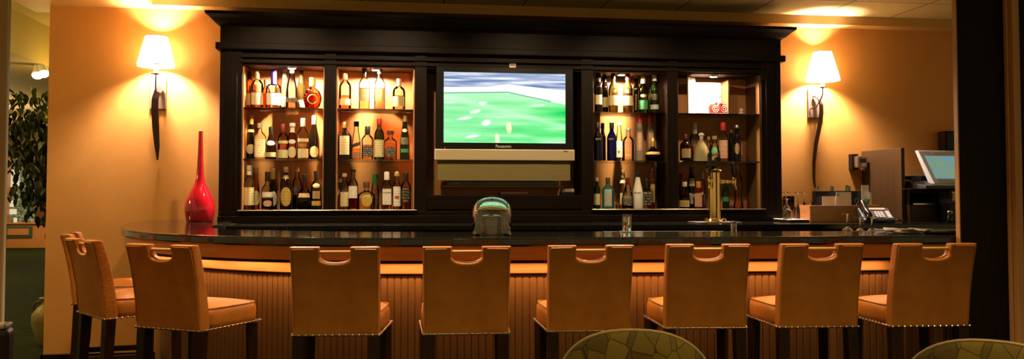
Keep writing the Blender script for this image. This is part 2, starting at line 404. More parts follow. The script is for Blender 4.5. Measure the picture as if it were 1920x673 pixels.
# ------------------------------------------------------------------ shop window far down the corridor
YS = 20.8
sf = thing('shop_front', 'lit shop window with wooden base panel far down the green carpeted corridor', 'shop front', (ux(45, YS), YS, 0))
def sx_(u): return ux(u, YS) - ux(45, YS)
zt = lambda u, v: at(u, v, YS).z
MB().box(sx_(4), sx_(17), -.15, .15, 0, 3.2).build('column', M['shopwood'], sf, bevel=.02)
MB().box(sx_(17), sx_(100), -.1, .12, 0, zt(40, 420)).build('base_cabinet', M['shopwood'], sf, bevel=.02)
b = MB(); b.box(sx_(16), sx_(66), -.14, -.1, zt(40, 444), zt(40, 424)); g = b.build('panel', M['shopgreen'], sf)
b = MB(); b.box(sx_(21), sx_(61), -.16, -.14, zt(40, 440), zt(40, 428)); b.build('panel_inset', M['shopwood'], g)
b = MB(); b.box(sx_(15), sx_(100), -.15, .12, zt(40, 420), zt(40, 417)); b.build('sill', M['shopwood'], sf, bevel=.01)
b = MB(); b.box(sx_(17), sx_(62), .1, .11, zt(40, 417), 2.6)
def display():
    m, nt, o = nodes('window_display')
    tc = N(nt, 'ShaderNodeTexCoord'); mp = N(nt, 'ShaderNodeMapping'); mp.inputs['Scale'].default_value = (5, 1, 9)
    L(nt, tc, 'Object', mp, 'Vector')
    v = N(nt, 'ShaderNodeTexNoise'); v.inputs['Scale'].default_value = 2.2; v.inputs['Detail'].default_value = 6; L(nt, mp, 'Vector', v, 'Vector')
    cr = N(nt, 'ShaderNodeValToRGB'); e = cr.color_ramp.elements
    e[0].position = .38; e[0].color = (.05, .06, .025, 1); e[1].position = .72; e[1].color = (.5, .42, .18, 1); L(nt, v, 'Fac', cr, 'Fac')
    em = N(nt, 'ShaderNodeEmission'); em.inputs['Strength'].default_value = .5; L(nt, cr, 'Color', em, 'Color'); L(nt, em, 'Emission', o, 'Surface'); return m
b.build('lit_window', display(), sf)
po = emit('lit_poster', (.85, .72, .42), .6)
for k, (u0, u1, v0, v1) in enumerate(((18, 34, 318, 351), (17, 24, 376, 388), (17, 30, 392, 402), (25, 31, 408, 418))):
    MB().box(sx_(u0), sx_(u1), .04, .06, zt(40, v1), zt(40, v0)).build('poster', po, sf)
gl = emit('lamp_glow', (1, .62, .25), 3)
w = thing('wall_lamp', 'small glowing wall lamp on the column of the far shop front', 'lamp', (ux(14.5, YS - .25), YS - .25, zt(14, 262)))
MB().lathe([(.05, -.14), (.09, -.1), (.09, .1), (.05, .14)]).build('shade', gl, w, smooth=True)
MB().box(-.03, .03, .05, .12, -.2, .1).build('bracket', M['bronze'], w)

# track spots
tr = thing('track_light', 'white ceiling track carrying two lit spot heads above the ficus', 'track light', at(64, 112, 9.6))
b = MB(); p = [at(u, v, 9.6 + (0.0)) - tr.location for u, v in ((36, 91), (64, 104))]
b.tube(p, 0, rect=(.018, .018)); b.build('track', M['white'], tr)
hot = emit('spot_lens', (1, .82, .5), 6)
for (u, v, dx) in ((70, 141, -.02), (82, 138, .06)):
    p = at(u, v, 9.5) - tr.location; q = at(u + (2 if dx < 0 else -6), v - 24, 9.6) - tr.location
    h = MB().bar(q, p, .03, .055).build('spot_head', M['white'], tr, smooth=True)
    MB().bar(p + (p - q).normalized() * .002, p + (p - q).normalized() * .012, .05, .05).build('lens', hot, h, smooth=True)
    MB().bar(q + Vector((0, 0, .0)), Vector((0.0, 0, .06)), .008).build('stem', M['white'], tr)

# ------------------------------------------------------------------ ficus and urn
fx, fy = -3.32, 8.3
fic = thing('potted_ficus', 'tall dark leafy ficus tree half hidden behind the left end of the ochre wall', 'plant', (fx, fy, 0))
MB().lathe([(.15, 0), (.19, .1), (.2, .3), (.21, .32), (.18, .32), (.17, .28)], c=(.42, .2, 0)).build('pot', M['claydark'], fic, smooth=True)
b = MB(); tops = []
for k in range(9):
    a = k * 2.4; x, y = .34 * math.cos(a), .34 * math.sin(a)
    pts = [(.42 + .02 * math.cos(a), .2 + .02 * math.sin(a), .28), (.36 + x * .2, .1 + y * .2, 1.1), (x * .6, y * .6, 1.7 + .1 * (k % 3)), (x * 1.2, y * 1.2, 2.05 - .12 * (k % 4))]
    b.tube(pts, [.022, .016, .01, .004], 6)
b.build('trunk', M['bark'], fic, smooth=True)
b = MB(); rnd = random.Random(3)
def leaf(p, yaw, droop, l):
    w = l * .24
    m = Matrix.Translation(p) @ Matrix.Rotation(yaw, 4, 'Z') @ Matrix.Rotation(droop, 4, 'Y')
    sh = [(0, 0, 0), (l*.25, w*.8, .006), (l*.6, w*.8, .004), (l, 0, -.012), (l*.6, -w*.8, .004), (l*.25, -w*.8, .006), (l*.45, 0, -.012)]
    v = [b.bm.verts.new(m @ Vector(q)) for q in sh]
    for f in ((0,1,6),(1,2,6),(2,3,6),(3,4,6),(4,5,6),(5,0,6)): b.bm.faces.new([v[i] for i in f])
for cxx, czz, rx, rz, n in ((.08, 2.0, .44, .20, 300), (.16, 1.72, .34, .24, 300), (.22, 1.42, .32, .24, 260), (.32, 1.18, .26, .16, 110), (.42, 1.0, .2, .12, 60)):
    for k in range(n):
        a = rnd.random() * 6.283; t = rnd.random() ** .5; zz = rnd.uniform(-1, 1)
        q = Vector((cxx + rx * t * math.cos(a), .35 * t * math.sin(a), czz + rz * zz))
        leaf(q, rnd.random() * 6.283, rnd.uniform(.5, 1.5), rnd.uniform(.07, .12))
b.build('foliage', M['leaf'], fic, smooth=False)
up = atz(74, 645, 0.0)
urn = thing('urn', 'pale olive two-handled clay urn on the carpet behind the ochre wall', 'urn', (ux(89, 7.6, 640), 7.6, 0)); urn.scale = (.86, .86, .86)
MB().lathe([(.07, 0), (.085, .02), (.12, .12), (.145, .22), (.14, .29), (.10, .345), (.055, .38), (.05, .41), (.075, .43), (.08, .445), (.06, .445), (.045, .41)], seg=32).build('body', M['clay'], urn, smooth=True)
for s in (-1, 1):
    MB().tube([(s * .06, 0, .41), (s * .115, 0, .40), (s * .135, 0, .35), (s * .122, 0, .31)], .012, 8).build('handle', M['claydark'], urn, smooth=True)

# ------------------------------------------------------------------ the back bar
HY = 6.28; HB = 6.575
hut = thing('back_bar_cabinet', 'tall dark espresso back bar with four lit bottle bays and television niche', 'cabinet', (0, HY, ZC), 0)
O = Vector((0, HY, ZC))
class LB(MB):                               # box in world coordinates, stored local to the cabinet
    def wb(s, x0, x1, y0, y1, z0, z1): return s.box(x0, x1, y0 - HY, y1 - HY, z0 - ZC, z1 - ZC)
X = {u: ux(u, HY, 250) for u in (411, 453, 607, 630, 777, 800, 1090, 1113, 1251, 1272, 1428, 1465)}
Z0, ZT = 1.131, 2.168
for a, c in ((411, 453), (607, 630), (777, 800), (1090, 1113), (1251, 1272), (1428, 1465)):
    LB().wb(X[a], X[c], HY, HB, ZC, 2.27).build('upright', M['espresso'], hut, bevel=.003)
    wd = (X[c] - X[a])
    for fx_ in ((.22, .30), (.70, .78)) if wd > .12 else ():
        LB().wb(X[a] + wd * fx_[0], X[a] + wd * fx_[1], HY - .008, HY + .002, ZC + .1, 2.25).build('bead', M['espresso'], hut, bevel=.003)
LB().wb(X[411] - .004, X[1465] + .004, HY - .012, HB, ZC, ZC + .052).build('plinth', M['espresso_h'], hut, bevel=.004)
LB().wb(X[411] , X[1465], HY - .006, HB, ZC + .052, Z0 - .012).build('base_rail', M['espresso_h'], hut, bevel=.003)
for a, c in ((453, 777), (1113, 1428)):
    LB().wb(X[a] - .02, X[c] + .02, HY - .022, HB, Z0 - .014, Z0).build('bottom_shelf', M['blackgloss'], hut, bevel=.004, seg=3)
    q = LB(); q.tube([(X[a] - .018, -.0235, Z0 - .006 - ZC), (X[c] + .018, -.0235, Z0 - .006 - ZC)], .0055, 10); q.build('shelf_highlight', mat('highlight_nosing', (.34, .26, .17), .32, metal=.8), hut, smooth=True)  # pale metal strip paints the highlight along the wooden shelf edge
LB().wb(X[411], X[1465], HY + .012, HB, ZT, 2.27).build('top_rail', M['espresso_h'], hut)
b = LB(); b.wb(X[453] - .02, X[1428] + .02, HY - .008, HY + .02, ZT + .012, ZT + .04); b.wb(X[453] - .02, X[1428] + .02, HY - .012, HY + .02, ZT + .05, ZT + .072)
b.build('rail_moulding', M['espresso_h'], hut, bevel=.006, seg=3)
LB().wb(X[411], X[1465], HY - .006, HB, 2.27, 2.46).build('frieze', M['espresso_h'], hut)
b = LB(); b.wb(X[411] - .03, X[1465] + .03, HY - .035, HB, 2.272, 2.322); b.build('frieze_band', M['espresso_h'], hut, bevel=.008, seg=3)
# crown: mitred slope carried round both ends
b = LB(); rings = []
for dx, z in ((0, 2.44), (.012, 2.452), (.03, 2.462), (.06, 2.492), (.088, 2.512), (.092, 2.526), (.092, 2.534)):
    rings.append([(X[411] - dx, HB - HY, z - ZC), (X[411] - dx, -dx - .006, z - ZC), (X[1465] + dx, -dx - .006, z - ZC), (X[1465] + dx, HB - HY, z - ZC)])
b.loft(rings); b.build('crown_moulding', M['espresso_h'], hut)
for a, c in ((453, 607), (630, 777), (1113, 1251), (1272, 1428)):
    LB().wb(X[a] - .002, X[c] + .002, HB - .02, HB, Z0, ZT + .02).build('bay_back', M['maple'], hut)
    if a != 1272 and a != 1113:
        LB().wb(X[a], X[a] + .008, HY + .03, HB - .02, Z0, ZT).build('bay_side', M['maple'], hut)
        LB().wb(X[c] - .008, X[c], HY + .03, HB - .02, Z0, ZT).build('bay_side', M['maple'], hut)
    for z in (1.866, 1.497):
        LB().wb(X[a] + .009, X[c] - .009, HY + .02, HB - .022, z - .012, z).build('glass_shelf', glassmat('shelf_glass', (.90, .95, .86), (.25, .42, .26)), hut, bevel=.002)
LB().wb(X[1428] - .008, X[1428], HY + .02, HB - .02, Z0, ZT).build('bay_side', mat('oak_side', (.20, .10, .035), .45), hut)
# television niche
LB().wb(X[800], X[1090], HB - .02, HB, 1.2, ZT + .02).build('niche_back', M['niche'], hut)
ZN = at(945, 366, HY).z
LB().wb(X[800], X[1090], HY + .004, HB, Z0, ZN).build('niche_base', M['espresso_h'], hut, bevel=.003)
# puck lights in the bays
PW = (1, .64, .48)
pucks = [(545, .235), (703, .235), (1166, .235), (1340, .235)]
pl = emit('puck_lens', (1, .85, .6), 12)
for u, back in pucks:
    x = ux(u, HB - back)
    q = LB(); q.lathe([(.032, 0), (.036, .006), (.036, .014)], c=(x, HB - back - HY, ZT - .014 - ZC)); k = q.build('puck_light', M['steel'], hut, smooth=True)
    q = LB(); q.lathe([(.026, -.001), (.026, .001)], c=(x, HB - back - HY, ZT - .0145 - ZC)); q.build('lens', pl, k)

# television
TY = HY - .03
tv = thing('television', 'wide flat black television with silver speaker bar showing a green sports pitch', 'television', at(946, 340, TY) + Vector((0, .09, 0)))
TO = Vector(tv.location)
def tq(u, v, Y=TY): return at(u, v, Y) - TO
def tbox(u0, u1, v0, v1, y0, y1, uc=946):
    a = tq(u0, (v0 + v1) / 2); c = tq(u1, (v0 + v1) / 2); b = MB()
    return b.box(a.x, c.x, TY + y0 - TO.y, TY + y1 - TO.y, tq(uc, v1).z, tq(uc, v0).z)
tbox(818, 1075, 126, 281, 0, .10).build('case', M['black'], tv, bevel=.006)
def screen():
    m, nt, o = nodes('match_on_screen')
    tc = N(nt, 'ShaderNodeTexCoord'); sx = N(nt, 'ShaderNodeSeparateXYZ'); L(nt, tc, 'UV', sx, 'Vector')
    def noise(scale, rot, loc=0, det=3):
        mp = N(nt, 'ShaderNodeMapping'); mp.inputs['Scale'].default_value = scale; mp.inputs['Rotation'].default_value = (0, 0, rot); mp.inputs['Location'].default_value = (loc, loc, 0)
        L(nt, tc, 'UV', mp, 'Vector'); n = N(nt, 'ShaderNodeTexNoise'); n.inputs['Scale'].default_value = 1; n.inputs['Detail'].default_value = det; L(nt, mp, 'Vector', n, 'Vector'); return n
    def ramp(n, out, stops):
        r = N(nt, 'ShaderNodeValToRGB'); e = r.color_ramp.elements
        e[0].position, e[0].color = stops[0][0], c4(stops[0][1]); e[1].position, e[1].color = stops[-1][0], c4(stops[-1][1])
        for p, c in stops[1:-1]: k = e.new(p); k.color = c4(c)
        L(nt, n, out, r, 'Fac'); return r
    def mth(op, a, b, c=None):
        n = N(nt, 'ShaderNodeMath', operation=op)
        for i, q in enumerate((a, b, c)):
            if q is None: continue
            if isinstance(q, (int, float)): n.inputs[i].default_value = q
            else: nt.links.new(q, n.inputs[i])
        return n.outputs[0]
    def mix(f, a, b):
        n = N(nt, 'ShaderNodeMix', data_type='RGBA')
        nt.links.new(f, n.inputs[0]) if not isinstance(f, (int, float)) else setattr(n.inputs[0], 'default_value', f)
        for i, q in ((6, a), (7, b)):
            if isinstance(q, tuple): n.inputs[i].default_value = c4(q)
            else: nt.links.new(q, n.inputs[i])
        return n.outputs[2]
    x, y = sx.outputs['X'], sx.outputs['Y']
    grass = ramp(noise((1.6, 9, 1), -.18), 'Fac', [(.30, (.0, .62, .11)), (.5, (.13, .80, .22)), (.72, (.55, .95, .60))]).outputs[0]
    fade = mth('MULTIPLY', mth('SUBTRACT', 1.0, x), .28)
    grass = mix(fade, grass, (.75, 1, .8))
    pale = mth('SMOOTH_MIN', 1.0, mth('MAXIMUM', mth('MULTIPLY', mth('SUBTRACT', y, .52), 3.2), 0.0), .1)
    grass = mix(pale, grass, (.66, .92, .66))
    # bright lane sweeping to the lower right
    lane = mth('ABSOLUTE', mth('SUBTRACT', mth('ADD', y, mth('MULTIPLY', x, .42)), .66), 0.0)
    lane = mth('MAXIMUM', mth('SUBTRACT', .55, mth('MULTIPLY', lane, 9.0)), 0.0)
    grass = mix(lane, grass, (.62, .95, .66))
    stand = ramp(noise((2.2, 26, 1), -.06, 3.7), 'Fac', [(.34, (.13, .20, .42)), (.5, (.36, .43, .62)), (.68, (.92, .95, 1))]).outputs[0]
    # edge of the pitch: level then dropping to the right
    edge = mth('SUBTRACT', .70, mth('MULTIPLY', mth('MAXIMUM', mth('SUBTRACT', x, .52), 0.0), .40))
    edge = mth('ADD', edge, mth('MULTIPLY', x, .05))
    dist = mth('SUBTRACT', y, edge)
    white = mth('LESS_THAN', mth('SUBTRACT', dist, mth('MULTIPLY', mth('MAXIMUM', mth('SUBTRACT', x, .35), 0.0), .18)), .085)
    top = mix(mth('MULTIPLY', white, .85), stand, (.95, 1, 1))
    col = mix(mth('GREATER_THAN', dist, 0.0), grass, top)
    line = mth('MULTIPLY', mth('LESS_THAN', mth('ABSOLUTE', dist, 0.0), .008), mth('LESS_THAN', x, .88))
    col = mix(mth('MULTIPLY', line, .8), col, (.02, .35, .16))
    for cx, cy, rx, ry, sl, c, f in ((.315, .565, .035, .03, .1, (1, 1, 1), .7), (.255, .44, .045, .028, .35, (.95, 1, .95), .9), (.17, .345, .065, .022, .22, (.95, 1, .95), .9),
                                (.345, .285, .038, .045, .3, (1, 1, 1), 1), (.235, .09, .065, .022, .3, (.95, 1, .95), .9), (.53, .22, .024, .085, -.5, (1, .93, .55), .95), (.435, .06, .02, .075, -.6, (1, .95, .7), .9), (.77, .54, .07, .02, .1, (.85, 1, .85), .7), (.05, .57, .06, .02, .1, (.9, 1, .9), .6)):
        dx = mth('DIVIDE', mth('SUBTRACT', x, cx), rx)
        dy = mth('DIVIDE', mth('SUBTRACT', mth('SUBTRACT', y, cy), mth('MULTIPLY', mth('SUBTRACT', x, cx), sl)), ry)
        d2 = mth('ADD', mth('MULTIPLY', dx, dx), mth('MULTIPLY', dy, dy))
        k = mth('MULTIPLY', mth('MINIMUM', mth('MAXIMUM', mth('MULTIPLY', mth('SUBTRACT', 1.35, d2), .85), 0.0), 1.0), f)
        col = mix(k, col, c)
    e = N(nt, 'ShaderNodeEmission'); nt.links.new(col, e.inputs['Color']); e.inputs['Strength'].default_value = .80
    L(nt, e, 'Emission', o, 'Surface'); return m
def uvquad(o):                              # uv over the front rectangle of a thin box
    me = o.data; u = me.uv_layers.new(name='UVMap')
    xs = [v.co.x for v in me.vertices]; zs = [v.co.z for v in me.vertices]
    for l in me.loops:
        c = me.vertices[l.vertex_index].co
        u.data[l.index].uv = ((c.x - min(xs)) / (max(xs) - min(xs)), (c.z - min(zs)) / (max(zs) - min(zs)))
uvquad(tbox(832, 1060, 137, 268, -.003, .002).build('screen', screen(), tv))
tbox(815, 1077, 280, 301, -.012, .10).build('speaker_bar', M['silver'], tv, bevel=.006)
tbox(820, 1070, 302, 339, .012, .09).build('lower_fascia', M['olivegrille'], tv, bevel=.003)
lettering('Panasonic', .030, M['white'], tv, tq(944, 274.5) + Vector((0, -.0015, 0)), name='brand_lettering')
MB().lathe([(.004, 0), (.004, .004)], c=tuple(tq(834, 277.5) + Vector((0, -.002, 0)))).build('standby_light', emit('standby_red', (1, .03, .04), 1.2), tv)
tbox(1056, 1064, 282.5, 284, -.014, -.010).build('control_mark', M['charcoal'], tv)
st = thing('wall_sticker', 'small pale sticker with a dark bar on the rail above the television', 'sticker', at(961, 124, HY - .008))
a, c = at(955, 128.5, HY) - at(961, 124, HY), at(967, 120, HY) - at(961, 124, HY)
MB().box(a.x, c.x, -.004, .004 + .01, a.z, c.z).build('paper', M['cloth'], st)
MB().box(a.x + .004, c.x - .004, -.006, -.004, .004, .013).build('dark_bar', M['tan_bar'] if 'tan_bar' in M else M['charcoal'], st)
def place_box(name, label, cat, u0, u1, v0, v1, Y, depth, m, bevel=.004, zbase=None):
    vb = v1; p = at((u0 + u1) / 2, vb, Y); a = at(u0, vb, Y); c = at(u1, v0, Y)
    if zbase is not None: h = c.z - p.z; p.z = zbase
    t = thing(name, label, cat, p)
    return t, a.x - p.x, c.x - p.x, c.z - at((u0 + u1) / 2, vb, Y).z
NZ = ZN + .001
t, xl, xr, h = place_box('disc_player', 'slim black disc player standing under the television in the niche', 'disc player', 838, 1048, 340, 348, HY + .10, .2, M['black'])
PZ = t.location.z
MB().box(xl, xr, 0, .14, 0, h).build('case', M['blackgloss'], t, bevel=.003)
MB().box(xl + .05, xl + .09, -.002, .001, h * .4, h * .55).build('badge', M['silver'], t)
MB().box(-.12, .1, -.002, .001, h * .15, h * .85).build('display_window', mat('smoky_window', (.05, .045, .03), .06), t)
LB().wb(ux(838, HY + .1) - .04, ux(1048, HY + .1) + .04, HY + .09, HB, PZ - .012, PZ).build('player_shelf', M['niche'], hut)
t, xl, xr, h = place_box('tray', 'flat dark wooden tray lying at the front of the television niche', 'tray', 938, 990, 360, 365, HY + .03, .1, None, zbase=NZ)
MB().box(xl, xr, -.005, .1, 0, .012).build('base', M['legwood'], t, bevel=.003)
b = MB(); b.box(xl, xr, -.005, .001, .012, .02); b.box(xl, xr, .094, .1, .012, .02); b.build('rim', M['divider'], t, bevel=.002)
t, xl, xr, h = place_box('card_holder', 'small dark holder with pale card at right of the niche', 'card holder', 1052, 1078, 353, 365, HY + .04, .1, None, zbase=NZ)
MB().box(xl, xr, 0, .06, 0, h * .55).build('base', M['black'], t, bevel=.004)
MB().box(xl + .012, xr - .004, .014, .018, h * .3, h).build('card', M['silver'], t)

# ------------------------------------------------------------------ open presentation box and what stands in it
BY = HY + .06
shelf1 = 1.867
pb = thing('presentation_box', 'open white lined display box with hinged lid, brightly lit on top shelf at right', 'display box', (ux(1338, BY), BY, shelf1))
bx = lambda u: ux(u, BY) - ux(1338, BY)
bz = lambda v: at(1338, v, BY).z - shelf1
lin = mat('white_lining', (.86, .80, .66), .5)
hh = bz(150); w0, w1 = bx(1306), bx(1367)
MB().box(w0, w1, .15, .158, 0, hh).build('back_panel', lin, pb)
MB().box(w0, w1, .0, .15, 0, .006).build('base_panel', lin, pb)
MB().box(w1, w1 + .012, 0, .158, 0, hh).build('side_panel', M['divider'], pb)
MB().box(w0 - .006, w0, 0, .158, 0, hh).build('side_panel', lin, pb)
l = MB().box(-.075, 0, -.004, .004, 0, bz(147)).build('lid', lin, pb, loc=(w0 - .006, .004, 0)); l.rotation_euler = (0, 0, R(28))
MB().box(-.075, 0, .004, .012, 0, bz(147)).build('lid_outer_board', M['divider'], l)
MB().box(bx(1343), bx(1350), .146, .15, bz(176), bz(168)).build('badge', M['gold'] if 'gold' in M else CP['gold'], pb)
dc = thing('decanter', 'squat ruby cut glass decanter glowing inside the open white display box', 'decanter', (ux(1348, BY + .06), BY + .06, shelf1 + .0065))
for s in (-1, 1):
    k = MB().lathe([(.02, 0), (.04, .006), (.045, .035), (.042, .06), (.028, .075)], c=(s * .035, 0, 0), seg=20, dr=.8).build('cut_glass_lobe', G['ruby'], dc, smooth=True)
    b = MB()
    for r_ in (.012, .026): b.tube([(s * .035 + r_ * math.cos(a * .4488), -.0385, .036 + r_ * math.sin(a * .4488)) for a in range(15)], .0022, 6)
    b.build('rosette', mat('pale_cut', (.8, .5, .38), .2), k, smooth=True)
MB().lathe([(.045, .06), (.03, .08), (.018, .09), (.016, .13), (.022, .135), (.022, .14)], seg=20).build('neck', G['clear'], dc, smooth=True)
MB().ball((0, 0, .155), .016).build('stopper', G['clear'], dc, smooth=True)
cn = thing('small_figurine', 'tiny pale figurine alone at the right end of the top shelf', 'figurine', (ux(1391, HY + .12), HY + .12, shelf1 + .0005))
MB().lathe([(.028, 0), (.03, .006), (.018, .012), (.012, .02), (.018, .03), (.017, .04), (.008, .05)], seg=16).build('body', M['cloth'], cn, smooth=True)
# ------------------------------------------------------------------ bottles
def cr_(prof, Rr, nr, h):
    pts = [(nr + k * (Rr - nr), z) for k, z in prof]
    for (r0, z0), (r1, z1) in zip(pts[:-1], pts[1:]):
        if z0 <= h <= z1 and z1 > z0: return r0 + (r1 - r0) * (h - z0) / (z1 - z0)
    return pts[-1][0]
PR = {'std': [(.94,0),(1,.02),(1,.58),(.95,.625),(.72,.67),(.4,.715),(.14,.75),(0,.79),(0,1)],
      'slope': [(.94,0),(1,.02),(1,.34),(.94,.44),(.72,.55),(.4,.66),(.15,.75),(.03,.82),(0,.86),(0,1)],
      'whisky': [(.94,0),(1,.02),(1,.56),(.93,.63),(.68,.69),(.3,.735),(.06,.77),(0,.80),(0,1)],
      'squat': [(.62,0),(.86,.06),(1,.2),(.98,.34),(.8,.46),(.46,.54),(.12,.60),(0,.64),(0,1)],
      'pear': [(.86,0),(.98,.04),(1,.16),(.92,.34),(.68,.5),(.34,.64),(.08,.75),(0,.8),(0,1)],
      'wide': [(.92,0),(1,.04),(1,.46),(.92,.54),(.66,.60),(.26,.645),(.03,.68),(0,.7),(0,1)],
      'taper': [(.94,0),(1,.02),(1,.36),(.84,.48),(.56,.60),(.26,.72),(.06,.82),(0,.86),(0,1)],
      'tri': [(.94,0),(1,.05),(.86,.3),(.58,.52),(.2,.68),(.0,.74),(0,1)],
      'disc': [(.3,0),(.72,.07),(1,.28),(.96,.42),(.62,.58),(.2,.65),(0,.69),(0,1)],
      'ball': [(.5,0),(.8,.05),(1,.2),(.86,.36),(.5,.46),(.14,.54),(0,.6),(0,1)],
      'hour': [(.8,0),(1,.02),(.86,.10),(.6,.2),(.72,.45),(.88,.6),(.6,.72),(.2,.8),(.0,.86),(.1,1)]}
def patch(mb, rad, n, dr, h0, h1, H, a, shape, off, nu=14, nv=8):
    uvl = mb.bm.loops.layers.uv.verify(); gr = []
    for j in range(nv + 1):
        t = j / nv; row = []
        for i in range(nu + 1):
            s = -1 + 2 * i / nu; tt = -1 + 2 * t; ss = s
            if shape == 'o':
                ss = s * math.sqrt(max(0, 1 - tt * tt * .5)); tt2 = tt * math.sqrt(max(0, 1 - s * s * .5)); ttv = (tt2 + 1) / 2
            else: ttv = t
            hh = h0 + (h1 - h0) * ttv
            if shape == 's': hh += (h1 - h0) * .55 * s
            phi = ss * a; r = rad(hh) + off
            sn, cs = math.sin(phi), math.cos(phi)
            x = math.copysign(abs(sn) ** (2 / n), sn) * r; y = -math.copysign(abs(cs) ** (2 / n), cs) * r * dr - (off if dr < .9 else 0)
            row.append((mb.bm.verts.new((x, y, hh * H)), (s * .5 + .5, t)))
        gr.append(row)
    for j in range(nv):
        for i in range(nu):
            q = (gr[j][i], gr[j][i+1], gr[j+1][i+1], gr[j+1][i])
            f = mb.bm.faces.new([k[0] for k in q])
            for l, k in zip(f.loops, q): l[uvl].uv = k[1]
def bottle(name, label, group, u, vt, wpx, Y, zs, typ, n, dr, glass, liq, cap, labs, text=(), nr=None, jit=0):
    Rr = px(wpx, Y, u) / 2; H = at(u, vt, Y).z - zs
    prof = PR[typ]; nr = nr or min(.0155, Rr * .5)
    seg = 28
    p = Vector((ux(u, Y, (vt + HZ - (zs - EYE) * 250) / 2), Y, zs + .0006))
    t = thing(name, label, 'bottle', p, -math.atan2(p.x, p.y) + jit, group)
    rad = lambda h: cr_(prof, Rr, nr, h)
    # a bottle keeps its neck round while the body may be squarish
    def rings(scale, zmax, zmin=0.0, inset=0.0):
        hs = sorted(set([zmin] + [z for k, z in prof if zmin < z < zmax] + [zmax])); out = []
        for h in hs:
            r = max(rad(h) * scale - inset, .002); k = (rad(h) - nr) / max(Rr - nr, 1e-5); k = max(0, min(1, k))
            nn = 2 + (n - 2) * k; dd = 1 + (dr - 1) * k; ring = []
            for q in range(seg):
                a = 2 * math.pi * q / seg; ca, sa = math.cos(a), math.sin(a)
                ring.append((math.copysign(abs(ca) ** (2 / nn), ca) * r, math.copysign(abs(sa) ** (2 / nn), sa) * r * dd, h * H))
            out.append(ring)
        return out
    ch = cap[1] if cap else 1.0
    top = min(1.0, ch + .02) if cap else 1.0
    MB().loft(rings(1, top)).build('glass_body', G[glass] if glass in G else glass, t, smooth=True)
    if liq:
        MB().loft(rings(.93, liq[1], .02, .0008)).build('liquid', LQ[liq[0]], t, smooth=True)
    if cap:
        rc = (cap[2] if len(cap) > 2 else 1.16) * nr; z0, z1 = ch * H, H
        if len(cap) > 3 and cap[3] == 'ball':
            q = MB(); q.lathe([(nr * 1.05, z0), (nr * 1.05, z0 + .01), (rc * .8, z0 + .012), (rc, z0 + (z1 - z0) * .5), (rc * .8, z0 + (z1 - z0) * .85), (rc * .3, z1)], seg=16)
        else:
            q = MB(); q.lathe([(rc, z0), (rc, z1 - .003), (rc * .9, z1)], seg=18)
        q.build('cap', CP[cap[0]], t, smooth=True)
    for lb in labs:
        h0, h1, a, c = lb[:4]; shape = lb[4] if len(lb) > 4 else 'r'
        mb = MB(); patch(mb, rad, n if h1 < .6 else 2, dr if h1 < .6 else 1, h0, h1, H, R(a), shape, .0012 + .0004 * labs.index(lb))
        mb.build('label_patch' if h1 < .66 else 'neck_label', LM[c] if c in LM else CP[c], t, smooth=True)
    for tx, size, h, c in text:
        lettering(tx, size, CP[c], t, (0, 0, h * H), wrap=rad(h) + .0024, depth=.0003) if dr > .9 and n < 3 else lettering(tx, size, CP[c], t, (0, -rad(h) * dr - .0032, h * H), depth=.0003)
    return t
ROWN = {'t': ('top', 1.866), 'm': ('middle', 1.497), 'b': ('bottom', Z0)}
BAYN = {1: 'leftmost bay', 2: 'second bay', 3: 'third bay', 4: 'rightmost bay'}
FY, BYY = 6.375, 6.47
C2 = (.08, .42, 60, 'cream')
